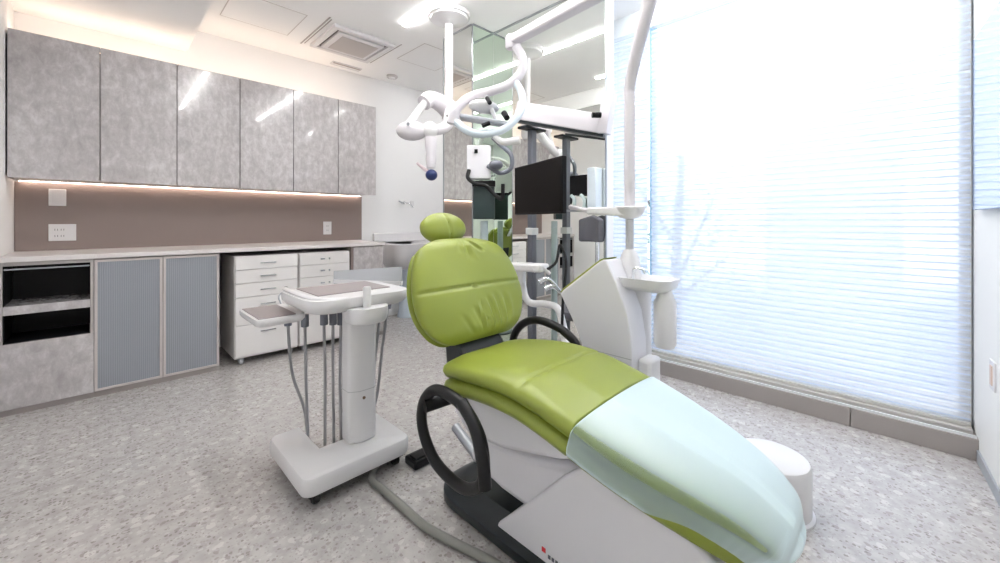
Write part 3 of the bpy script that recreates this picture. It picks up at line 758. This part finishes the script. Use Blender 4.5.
# bowl and cup holder
bc = P(655, 283, 1.78)
bm = nb(); loft(bm, [[(p[0], p[1], h) for p in rrect(bc.x-0.06-g, bc.x+0.05+g, bc.y-0.06-g, bc.y+0.13+g, 0.05, 8)] for g, h in ((0.0, bc.z-0.034), (0.022, bc.z-0.018), (0.032, bc.z+0.012), (0.034, bc.z+0.022), (0.024, bc.z+0.022), (0.0, bc.z-0.005))])
bo = obj('cuspidor_bowl', bm, PLASTIC, unit)
obj('water_tap', tube(nb(), [(bc.x-0.02, bc.y+0.09, bc.z+0.0), (bc.x-0.02, bc.y+0.09, bc.z+0.055), (bc.x-0.02, bc.y+0.05, bc.z+0.06), (bc.x-0.02, bc.y+0.035, bc.z+0.04)], 0.006, 10), CHROME, bo)
cc = P(665, 318, 1.75)
obj('water_bottle', lathe(nb(), [(0.0, cc.z-0.13), (0.038, cc.z-0.127), (0.047, cc.z-0.11), (0.047, cc.z+0.07), (0.036, cc.z+0.095), (0.028, cc.z+0.12), (0.028, cc.z+0.16)], (cc.x, cc.y, 0), 28), PLASTIC, unit)
obj('lower_block', B(1.66, 1.77, 0.752, 0.813, 0.0006, 0.52), PLASTIC, unit, bevel=0.015)

# pole: round tray hub, pole, sloping arm, long arm
lightarm = thing('operating_light', 'dental operating light on a tall white pole and long overhead arm', 'dental light', (PX, PY, 1.2))
pole_top = P(628, 92, 1.91)
hub = lathe(nb(), [(0.022, 1.13), (0.045, 1.135), (0.066, 1.160), (0.074, 1.185), (0.068, 1.19), (0.0, 1.192)], (PX, PY, 0), 32)
ARMW = plain('arm_white', (0.68, 0.65, 0.68), 0.35, coat=0.2)
obj('pole', tube(nb(), [(PX, PY, 1.19), (PX, PY, 1.70)], 0.026, 24, 0), ARMW, lightarm)
el = P(656, -38, 1.64)
bm = nb(); tube(bm, [(PX, PY, 1.69), (PX, PY, 1.76), P(636, 55, 1.83), P(650, 0, 1.70), el], (0.026, 0.030), 22, 8)
obj('sloping_arm', bm, ARMW, lightarm)
obj('elbow', lathe(nb(), [(0.045, -0.05), (0.05, -0.04), (0.05, 0.05), (0.04, 0.06)], el, 24), ARMW, lightarm)
e2 = P(512, 41, 2.28)
def bar(a, b, w, h, w2=None, h2=None):
    a, b = Vector(a), Vector(b); d = (b-a).normalized(); s = d.cross(Vector((0, 0, 1))).normalized(); u = s.cross(d)
    w2 = w2 or w; h2 = h2 or h; bm = nb()
    loft(bm, [[a+s*w/2+u*h/2, a-s*w/2+u*h/2, a-s*w/2-u*h/2, a+s*w/2-u*h/2], [b+s*w2/2+u*h2/2, b-s*w2/2+u*h2/2, b-s*w2/2-u*h2/2, b+s*w2/2-u*h2/2]])
    return bm
obj('long_arm', bar(el, e2, 0.075, 0.06, 0.06, 0.05), ARMW, lightarm, bevel=0.012, seg=3)
obj('arm_joint', lathe(nb(), [(0.032, -0.045), (0.038, -0.035), (0.038, 0.02), (0.03, 0.03)], e2, 22), ARMW, lightarm)
obj('joint_cap', lathe(nb(), [(0.020, -0.002), (0.024, 0.004), (0.024, 0.012)], e2+Vector((0.03, -0.02, -0.052)), 16), GLOSSBLACK, lightarm)
T = 2.25
A = [P(516, 46, T), P(522, 58, T), P(521, 72, T), P(510, 84, T), P(492, 91, T), P(473, 96, T), P(460, 105, T-0.03), P(450, 118, T-0.05)]
obj('yoke', tube(nb(), A, 0.026, 18), ARMW, lightarm)
A = [P(514, 80, T), P(521, 92, T-0.02), P(522, 107, T-0.05), P(514, 121, T-0.08), P(500, 131, T-0.1), P(480, 134, T-0.12), P(466, 130, T-0.12), P(456, 122, T-0.09)]
obj('lamp_hoop', tube(nb(), A, 0.021, 16), PLASTIC_BLUE, lightarm)
obj('lamp_bar', bar(P(460, 117, T-0.05), P(508, 125, T-0.05), 0.09, 0.022), plain('lamp_grey', (0.45, 0.46, 0.50), 0.3), lightarm, bevel=0.008)
obj('lamp_head', ball(nb(), P(484, 107, T), 0.10, 0.07, 0.035), PLASTIC, lightarm)
obj('lamp_hinge', cyl(nb(), P(455, 112, T-0.08), P(452, 124, T-0.08), 0.032, 16), ARMW, lightarm)
obj('lamp_strut', cyl(nb(), P(486, 96, T-0.03), P(496, 120, T-0.03), 0.012, 12), PLASTIC, lightarm)
obj('knob', cyl(nb(), P(504, 113, T-0.06), P(507, 118, T-0.1), 0.016, 14), GLOSSBLACK, lightarm)
obj('knob', cyl(nb(), P(487, 98, T-0.05), P(490, 103, T-0.08), 0.012, 14), GLOSSBLACK, lightarm)
obj('knob', cyl(nb(), P(482, 126, T-0.14), P(490, 123, T-0.14), 0.012, 14), GLOSSBLACK, lightarm)
obj('light_handle', tube(nb(), [P(494, 136, T-0.1), P(503, 142, T-0.1), P(520, 140, T-0.12)], (0.016, 0.022), 14), PLASTIC, lightarm)

# tray hub with arm and monitor
tray = thing('swivel_tray', 'flat white swivel arm with round hub on the pole, holding the monitor', 'arm', (PX, PY, 1.15))
obj('hub', hub, PLASTIC, tray)
obj('arm_blade', bar((PX-0.02, PY+0.01, 1.165), P(588, 211, 2.0), 0.08, 0.045, 0.06, 0.034), PLASTIC, tray, bevel=0.008)
obj('arm_tip', bar(P(590, 211, 2.0), P(571, 207, 2.14), 0.04, 0.02), ARMW, tray, bevel=0.006)
mon = thing('monitor', 'large black flat monitor hanging in front of the mirror', 'monitor', (1.74, 1.44, 1.1))
a, b = P(514.5, 190, 2.5), P(562.0, 185, 2.02)
dn = (b-a); dn.z = 0; dn.normalize(); nv = Vector((-dn.y, dn.x, 0));
if nv.dot(Vector((1, 1, 0))) < 0: nv = -nv      # away from the camera
zt, zb = 1.452, 1.158
def mbox(u0, u1, w0, w1, z0, z1):
    bm = nb(); o = Vector((a.x, a.y, 0))
    loft(bm, [[o+dn*u+nv*w+Vector((0, 0, z)) for u, w in ((u0, w0), (u1, w0), (u1, w1), (u0, w1))] for z in (z0, z1)]); return bm
Lm = (Vector((b.x, b.y, 0))-Vector((a.x, a.y, 0))).length
obj('housing', mbox(0, Lm, 0, 0.03, zb, zt), GLOSSBLACK, mon, bevel=0.004)
obj('screen', mbox(0.01, Lm-0.01, -0.0015, 0.0, zb+0.012, zt-0.01), SCREEN, mon)
obj('mount', mbox(Lm*0.42, Lm*0.62, 0.03, 0.06, 1.20, 1.36), STEELG, mon, bevel=0.004)

# ------------------------------------------------------------------ post with beam at the mirror
st = thing('equipment_post', 'dark grey steel post behind the chair carrying a white beam', 'post', (2.2, 1.88, 0))
obj('post', B(2.185, 2.235, 1.86, 1.905, 0.0005, 1.775), POSTG, st, bevel=0.003)
obj('top_plate', B(2.10, 2.32, 1.84, 1.925, 1.775, 1.792), DARK, st, bevel=0.003)
obj('collar', B(2.175, 2.245, 1.85, 1.915, 1.02, 1.07), plain('collar', (0.6, 0.62, 0.62), 0.4), st, bevel=0.004)
b0 = Vector((2.05, 2.00, 1.855)); b1 = Vector((2.36, 1.33, 1.755)); 
p0 = P(517, 111, 2.86); p1 = P(604, 125, 2.60)
obj('beam', bar(p0, p1, 0.07, 0.125), ARMW, st, bevel=0.006)
obj('beam_rail', bar(p0+Vector((0, 0, -0.073)), p1+Vector((0, 0, -0.073)), 0.06, 0.02), DARK, st)
obj('end_block', bar(P(602, 114, 2.60), P(612, 114, 2.56), 0.09, 0.26), ARMW, st, bevel=0.006)
obj('end_knob', cyl(nb(), P(592, 115, 2.53), P(601, 115, 2.53), 0.018, 14), GLOSSBLACK, st)

# wall box with little screen beside the mirror end
wb = thing('control_panel', 'white upright control box beside the mirror end, with small black screen', 'control box', (2.38, 1.55, 1.3))
obj('case', B(2.33, 2.419, 1.43, 1.50, 1.20, 1.48), PLASTIC_BLUE, wb, bevel=0.008)
obj('small_screen', B(2.36, 2.40, 1.515, 1.66, 1.30, 1.44), GLOSSBLACK, wb, bevel=0.004)
obj('shelf', B(2.32, 2.419, 1.50, 1.68, 1.185, 1.20), STEELG, wb)
bm = nb()
for k in range(2):
    y = 1.53+0.08*k; tube(bm, [(2.345, y, 1.20), (2.345, y, 1.27), (2.35, y+0.03, 1.30)], 0.012, 10)
obj('handpiece_holder', bm, plain('mint_grey', (0.50, 0.60, 0.60), 0.3), wb)

# assistant stool
stool = thing('assistant_stool', 'dark grey backrest stool behind the unit by the mirror', 'stool', (2.2, 1.44, 0))
sx, sy = 2.20, 1.44
bm = nb()
rings = []
for k in range(9):
    a = math.radians(-50+100*k/8)
    c = Vector((sx+0.05+0.11*math.cos(a), sy+0.03+0.11*math.sin(a), 0))
    rings.append([c+Vector((0.02*math.cos(a), 0.02*math.sin(a), 0.98)), c+Vector((0.02*math.cos(a), 0.02*math.sin(a), 1.16-0.03*abs(k-4)/4)), c+Vector((-0.02*math.cos(a), -0.02*math.sin(a), 1.16-0.03*abs(k-4)/4)), c+Vector((-0.02*math.cos(a), -0.02*math.sin(a), 0.98))])
loft(bm, rings); obj('backrest', bm, SEATG, stool, bevel=0.012, seg=3)
obj('seat', lathe(nb(), [(0.14, 0.50), (0.17, 0.52), (0.17, 0.555), (0.14, 0.575), (0.0, 0.58)], (sx, sy, 0), 32), SEATG, stool)
bm = nb(); tube(bm, [(sx, sy, 0.48), (sx+0.155, sy, 0.50), (sx+0.165, sy, 0.75), (sx+0.165, sy, 1.0)], 0.014, 12); obj('back_support', bm, CHROME, stool)
obj('column', lathe(nb(), [(0.025, 0.08), (0.025, 0.50)], (sx, sy, 0), 18), CHROME, stool)
for k in range(5):
    a = 2*math.pi*k/5+0.3; e = Vector((sx+0.19*math.cos(a), sy+0.19*math.sin(a), 0.065))
    l = obj('leg', tube(nb(), [(sx, sy, 0.09), e], (0.02, 0.013), 12, 0), CHROME, stool)
    obj('caster', ball(nb(), e-Vector((0, 0, 0.0395)), 0.025), BLACK, l)

# assistant side instrument holder, attached to the unit by a white bent tube
ah = thing('instrument_holder', 'white assistant instrument holder with hanging hoses behind the backrest', 'instrument holder', (1.75, 1.4, 0.9))
obj('tray', bar(P(508, 266, 2.35), P(545, 268, 2.2), 0.10, 0.045), PLASTIC, ah, bevel=0.012, seg=3)
bm = nb(); tube(bm, [P(520, 268, 2.3), P(527, 300, 2.3), P(545, 304, 2.25), P(557, 308, 2.2), P(563, 325, 2.15), P(566, 345, 2.1), P(575, 360, 1.95), P(582, 366, 1.93), (1.66, 1.065, 0.47)], 0.02, 14)
obj('support_tube', bm, PLASTIC, ah)
obj('bracket', cyl(nb(), P(520, 266, 2.3), P(520, 282, 2.3), 0.03, 14), PLASTIC, ah)
for i, (x0, y0) in enumerate(((541, 268), (547, 280), (553, 287))):
    t_ = 2.2
    h = obj('handpiece', tube(nb(), [P(x0-8, y0+2, t_), P(x0, y0-1, t_), P(x0+9, y0+6, t_)], (0.018, 0.010), 12), CHROME if i else PLASTIC, ah)
bm = nb(); tube(bm, [P(533, 270, 2.2), P(545, 270, 2.2), P(556, 262, 2.2), P(560, 245, 2.25), P(566, 262, 2.2), P(563, 300, 2.15), P(562, 330, 2.1)], 0.008, 10)
obj('hose', bm, BLACK, ah)

# ------------------------------------------------------------------ ceiling-mounted microscope
ms = thing('ceiling_microscope', 'white jointed microscope arm hanging from the ceiling on a round flange', 'microscope', (1.95, 2.52, ZC))
mp = P(449, 15, 3.165); mx_, my_ = mp.x, mp.y
obj('flange', lathe(nb(), [(0.04, ZC-0.085), (0.06, ZC-0.07), (0.11, ZC-0.055), (0.145, ZC-0.045), (0.15, ZC-0.03), (0.165, ZC-0.028), (0.168, ZC-0.001)], (mx_, my_, 0), 40), PLASTIC, ms)
obj('pole', lathe(nb(), [(0.032, 2.05), (0.032, ZC-0.08)], (mx_, my_, 0), 24), ARMW, ms)
T = 3.1
obj('pole_joint', lathe(nb(), [(0.038, 1.90), (0.055, 1.93), (0.055, 2.04), (0.040, 2.07)], (mx_, my_, 0), 24), ARMW, ms)
obj('shoulder', tube(nb(), [P(448, 110, 3.1), P(440, 103, 3.05), P(430, 99, 3.0), P(424, 103, 2.95)], (0.070, 0.055), 18), ARMW, ms)
obj('upper_arm', tube(nb(), [P(426, 101, 2.96), P(406, 128, 2.85)], 0.028, 16, 0), PLASTIC, ms)
rz = Matrix.Rotation(math.radians(-45), 3, 'Z')
obj('balance_head', ball(nb(), P(412, 131, 2.85), 0.112, 0.08, 0.068, rot=rz), ARMW, ms)
obj('forearm', tube(nb(), [P(420, 129, 2.85), P(436, 130, 2.88), P(447, 125, 2.95), P(450, 112, 3.05)], (0.035, 0.045), 16), ARMW, ms)
obj('hub', ball(nb(), P(430, 130, 2.84), 0.055, 0.055, 0.06), PLASTIC, ms)
oc = obj('optic_tube', lathe(nb(), [(0.030, P(431, 168, 2.84).z), (0.038, P(431, 160, 2.84).z), (0.034, P(431, 152, 2.84).z), (0.042, P(431, 146, 2.84).z), (0.040, P(431, 137, 2.84).z)], (P(431, 150, 2.84).x, P(431, 150, 2.84).y, 0), 24), ARMW, ms)
obj('blue_lens', ball(nb(), P(431.5, 175, 2.82), 0.042, 0.042, 0.04), BLUELENS, oc, label='dark blue round lens')
obj('lens_grip', tube(nb(), [P(417, 163, 2.84), P(423, 168, 2.84), P(428, 171, 2.84)], (0.010, 0.014), 10), plain('pinkish_grip', (0.62, 0.50, 0.52), 0.4), oc)
obj('bolt', cyl(nb(), P(408, 124, 2.77), P(408, 124, 2.75), 0.012, 10), STEELG, ms)

# camera box on a dark jointed arm, fixed to the column
xb = thing('imaging_box', 'small white device box on a dark jointed arm by the column', 'device', (2.1, 2.4, 1.4))
q = P(479, 163, 2.9)
def camaligned(c, hw, hh, hd, mat, nm, par, bev=0.006, **k):
    s = Vector((1, -1, 0))/S2; f = Vector((1, 1, 0))/S2; bm = nb()
    loft(bm, [[c+s*a*hw+f*b*hd+Vector((0, 0, z)) for a, b in ((-1, -1), (1, -1), (1, 1), (-1, 1))] for z in (-hh, hh)])
    return obj(nm, bm, mat, par, bevel=bev, **k)
camaligned(q, 0.085, 0.12, 0.05, SHELL, 'case', xb)
camaligned(q+Vector((-0.05*0.5-0.03, -0.05*0.5-0.005, 0.075)), 0.012, 0.014, 0.004, GLOSSBLACK, 'indicator', xb, 0.001)
obj('arm', tube(nb(), [P(493, 138, 2.85), P(502, 146, 2.82), P(511, 155, 2.8), P(511, 168, 2.8), P(500, 173, 2.8), P(488, 166, 2.85)], 0.016, 12), POSTG, xb)
obj('arm_joint', ball(nb(), P(496, 165, 2.8), 0.05, 0.05, 0.035), POSTG, xb)
obj('hose', tube(nb(), [P(469, 170, 2.84), P(468, 178, 2.82), P(476, 184, 2.82), P(486, 186, 2.82), P(496, 196, 2.82), P(502, 198, 2.82), P(503, 184, 2.82)], 0.014, 10), BLACK, xb)
db = thing('device_pouch', 'dark green-black box hanging below the white device box', 'box', (2.1, 2.35, 1.2))
camaligned(P(484, 202, 2.9), 0.078, 0.125, 0.04, DGREEN, 'case', db, 0.008)
camaligned(P(484, 184, 2.88), 0.082, 0.02, 0.045, GLOSSBLACK, 'lid', db, 0.004)
pp = P(484, 210, 2.9); obj('stand_pole', cyl(nb(), (pp.x+0.03, pp.y+0.03, 0.02), (pp.x+0.03, pp.y+0.03, 1.12), 0.028, 16), plain('pale_steel', (0.5, 0.58, 0.60), 0.35, 0.4), db)
obj('stand_foot', lathe(nb(), [(0.13, 0.0005), (0.13, 0.012), (0.04, 0.03)], (pp.x+0.0, pp.y+0.0, 0), 28), POSTG, db)

# ------------------------------------------------------------------ delivery cart
dc = thing('delivery_cart', 'white dental delivery cart with hanging grey hoses left of the chair', 'dental cart', (0.82, 1.8, 0))
x0, x1, y0, y1 = 0.545, 1.02, 1.595, 2.06
def ubase(g, z):
    o = []
    def arc(cx, cy, r, a0, a1, n=5):
        for k in range(n+1):
            a = math.radians(a0+(a1-a0)*k/n); o.append((cx+r*math.cos(a), cy+r*math.sin(a), z))
    r_ = 0.045-g
    X0, X1, Y0, Y1 = x0+g, x1-g, y0+g, y1-g
    arc(X0+r_, Y0+r_, r_, 180, 270); arc(X1-r_, Y0+r_, r_, 270, 360); arc(X1-r_, Y1-r_, r_, 0, 90)
    n0, n1, ny = 0.683-g*0.5, 0.885+g*0.5, 1.80-g*0.5
    o.append((n1, Y1, z)); o.append((n1, ny, z)); o.append((n0, ny, z)); o.append((n0, Y1, z))
    arc(X0+r_, Y1-r_, r_, 90, 180); return o
bm = nb(); loft(bm, [ubase(0.02, 0.052), ubase(0.004, 0.056), ubase(0.0, 0.066), ubase(0.0, 0.112), ubase(0.006, 0.123), ubase(0.02, 0.128)])
obj('base', bm, PLASTIC, dc, angle=30)
obj('base_skirt', B(x0+0.03, x1-0.03, y0+0.03, 1.79, 0.036, 0.053), BLACK, dc)
for sx_, sy_ in ((x0+0.06, y0+0.05), (x1-0.06, y0+0.05), (x0+0.05, y1-0.06), (x1-0.06, y1-0.06)):
    c_ = obj('caster', lathe(nb(), [(0.02, -0.014), (0.0245, -0.010), (0.0245, 0.010), (0.02, 0.014)], (sx_, sy_, 0.025), 20, 0), BLACK, dc)
    obj('fork', B(sx_-0.02, sx_+0.02, sy_-0.01, sy_+0.01, 0.045, 0.056), GLOSSBLACK, c_)
def colring(z, g=0.0):
    cx_, cy_ = 0.841, 1.754
    return [(cx_+p[0], cy_+p[1], z) for p in ((-0.065+g, 0.04), (-0.065+g, -0.03), (-0.025, -0.055+g), (0.045, -0.055+g), (0.068-g, -0.03), (0.068-g, 0.04), (0.045, 0.055-g), (-0.045, 0.055-g))]
bm = nb(); loft(bm, [colring(0.128), colring(0.742)]); co = obj('column', bm, PLASTIC, dc, bevel=0.012, seg=3)
obj('seam', prism(nb(), [(p[0], p[1]) for p in [(q_[0]+(q_[0]-0.841)*0.008, q_[1]+(q_[1]-1.754)*0.008) for q_ in colring(0)]], 2, 0.36, 0.3625), plain('seam2', (0.45, 0.45, 0.46), 0.5), co)
obj('screw', lathe(nb(), [(0.007, 0), (0.006, 0.004)], (0.835, 1.6935, 0.33), 14, 1), plain('brown_screw', (0.16, 0.10, 0.06), 0.4), co)
# table head
def slab(pts, z0, z1, g=0.012):
    bm = nb(); cx_ = sum(p[0] for p in pts)/len(pts); cy_ = sum(p[1] for p in pts)/len(pts)
    def sc(k): return [(cx_+(p[0]-cx_)*k, cy_+(p[1]-cy_)*k) for p in pts]
    h = z1-z0
    loft(bm, [[(*p, z0) for p in sc(0.86)], [(*p, z0+h*0.12) for p in sc(0.93)], [(*p, z0+h*0.45) for p in sc(0.99)], [(*p, z0+h*0.8) for p in sc(1.0)], [(*p, z1) for p in sc(0.985)]])
    return bm
def smooth2(pts, per=5):
    q_ = [Vector((p[0], p[1], 0)) for p in pts]; m = len(q_); out = []
    for i in range(m):
        a_, b_, c_, d_ = q_[i-1], q_[i], q_[(i+1) % m], q_[(i+2) % m]
        for k in range(per):
            t = k/per; v = 0.5*((2*b_)+(c_-a_)*t+(2*a_-5*b_+4*c_-d_)*t*t+(3*b_-a_-3*c_+d_)*t**3); out.append((v.x, v.y))
    return out
ZT = 0.80
top = rrect(0.575, 1.045, 1.61, 2.04, 0.085, 8)
obj('table', slab(top, 0.740, ZT), PLASTIC, dc, angle=50)
obj('table_pad', B(0.65, 0.99, 1.74, 2.00, ZT, ZT+0.004), TRAYGREY, dc, bevel=0.002)
obj('table_lip', tube(nb(), [(0.61, 2.02, ZT+0.004), (0.602, 1.90, ZT+0.006), (0.61, 1.71, ZT+0.004), (0.65, 1.645, ZT), (0.73, 1.628, ZT-0.004)], 0.014, 12, flat=0.7), PLASTIC, dc)
obj('side_ledge', slab(rrect(0.445, 0.64, 1.83, 2.14, 0.03, 5), 0.682, 0.716), PLASTIC, dc, angle=50, label='lower side ledge with a taupe pad')
obj('side_pad', B(0.458, 0.60, 1.85, 2.12, 0.716, 0.7195), TRAYGREY, dc)
obj('front_lobe', slab(rrect(0.725, 0.90, 1.545, 1.72, 0.07, 8), 0.69, 0.755), PLASTIC, dc, angle=50)
pk = Vector((0.80, 1.597, 0))
obj('post_knob', lathe(nb(), [(0.017, 0.75), (0.017, 0.835), (0.013, 0.842), (0.0, 0.843)], (pk.x, pk.y, 0), 20), PLASTIC, dc)
# clear upright splash screen
a_, b_ = P(334, 280, 2.2), P(402, 276, 2.12)
bm = nb(); s_ = (b_-a_); s_.z = 0; n_ = Vector((-s_.y, s_.x, 0)).normalized()*0.0025
loft(bm, [[a_+n_+Vector((0, 0, z_-a_.z)), b_+n_+Vector((0, 0, z_-a_.z)), b_-n_+Vector((0, 0, z_-a_.z)), a_-n_+Vector((0, 0, z_-a_.z))] for z_ in (ZT-0.03, ZT+0.045)])
obj('splash_screen', bm, ACRYL, dc, label='frosted upright screen at the back of the table')
obj('screen_rail', bar((a_.x, a_.y, ZT-0.01), (b_.x, b_.y, ZT-0.01), 0.02, 0.02), PLASTIC, dc)
obj('table_knob', ball(nb(), P(286, 289, 2.15), 0.014), BLACK, dc)
obj('knob_stalk', tube(nb(), [P(286, 290, 2.15), P(279, 296, 2.12), P(281, 304, 2.08)], 0.004, 8), STEELG, dc)
# instrument holsters and hoses
starts = [((288, 323, 1.90), (292, 372, 1.90), (304, 408, 1.90), (308, 436, 1.90)), ((305, 324, 1.88), (306, 380, 1.89), (308, 438, 1.88)),
          ((324, 322, 1.84), (325, 380, 1.84), (325, 447, 1.82)), ((333, 322, 1.88), (333, 380, 1.86), (334, 447, 1.83)), ((341, 322, 1.90), (340, 380, 1.87), (341, 447, 1.84)),
          ((388, 306, 1.98), (382, 350, 1.98), (377, 395, 1.96), (370, 415, 1.94)), ((381, 308, 1.96), (376, 350, 1.96), (371, 395, 1.94), (366, 412, 1.94))]
for i, q4 in enumerate(starts):
    pts = [P(*k) for k in q4]
    if i < 5:
        last = pts[-1]; pts[-1].z = max(pts[-1].z, 0.10)
    h = obj('hose', tube(nb(), [pts[0]+Vector((0, 0, 0.04))]+pts, 0.0068, 10), GREYH, dc)
    obj('holster', cyl(nb(), pts[0]+Vector((0, 0, 0.045)), pts[0]+Vector((0, 0, -0.012)), 0.017, 14), POSTG, h)
# big umbilical hose on the floor
pts = [Vector((0.90, 1.66, 0.06))]+[PF(x_, y_, 0.018) for x_, y_ in ((372, 478), (384, 490), (400, 504), (425, 526), (455, 543), (492, 562))]+[PF(540, 592, 0.018)]
fh = obj('floor_hose', tube(nb(), pts, 0.0150, 16), GREYF); tag(fh, 'thick grey hose on the floor running from the cart towards the chair base', 'hose')

# ------------------------------------------------------------------ light, world, camera
w = bpy.data.worlds.new('sky'); bpy.context.scene.world = w; w.use_nodes = True
n = w.node_tree; bg = n.nodes['Background']
tc = n.nodes.new('ShaderNodeTexCoord'); sx = n.nodes.new('ShaderNodeSeparateXYZ'); n.links.new(tc.outputs['Generated'], sx.inputs[0])
rp = n.nodes.new('ShaderNodeValToRGB'); rp.color_ramp.elements[0].position = 0.40; rp.color_ramp.elements[0].color = (0.84, 0.88, 0.95, 1)
rp.color_ramp.elements[1].position = 0.60; rp.color_ramp.elements[1].color = (0.94, 0.96, 1.0, 1)
ad = n.nodes.new('ShaderNodeMath'); ad.operation = 'MULTIPLY_ADD'; ad.inputs[1].default_value = 0.5; ad.inputs[2].default_value = 0.5
n.links.new(sx.outputs[2], ad.inputs[0]); n.links.new(ad.outputs[0], rp.inputs[0]); n.links.new(rp.outputs[0], bg.inputs[0])
bg.inputs[1].default_value = 2.0

cam = bpy.data.cameras.new('camera'); co = bpy.data.objects.new('camera', cam); C.objects.link(co)
co.location = (0, 0, EYE); co.rotation_euler = (math.radians(90), 0, math.radians(-45))
cam.sensor_width = 36; cam.lens = 36*FPX/1000; cam.shift_y = -(281.5-221)/1000; cam.clip_start = 0.02
sc = bpy.context.scene; sc.camera = co
sc.view_settings.view_transform = 'Standard'; sc.view_settings.look = 'None'; sc.view_settings.gamma = 1; sc.view_settings.use_curve_mapping = False
sc.view_settings.exposure = 0.38
sc.cycles.max_bounces = 10; sc.cycles.diffuse_bounces = 6; sc.cycles.glossy_bounces = 6; sc.cycles.transparent_max_bounces = 12
sc.cycles.use_denoising = True
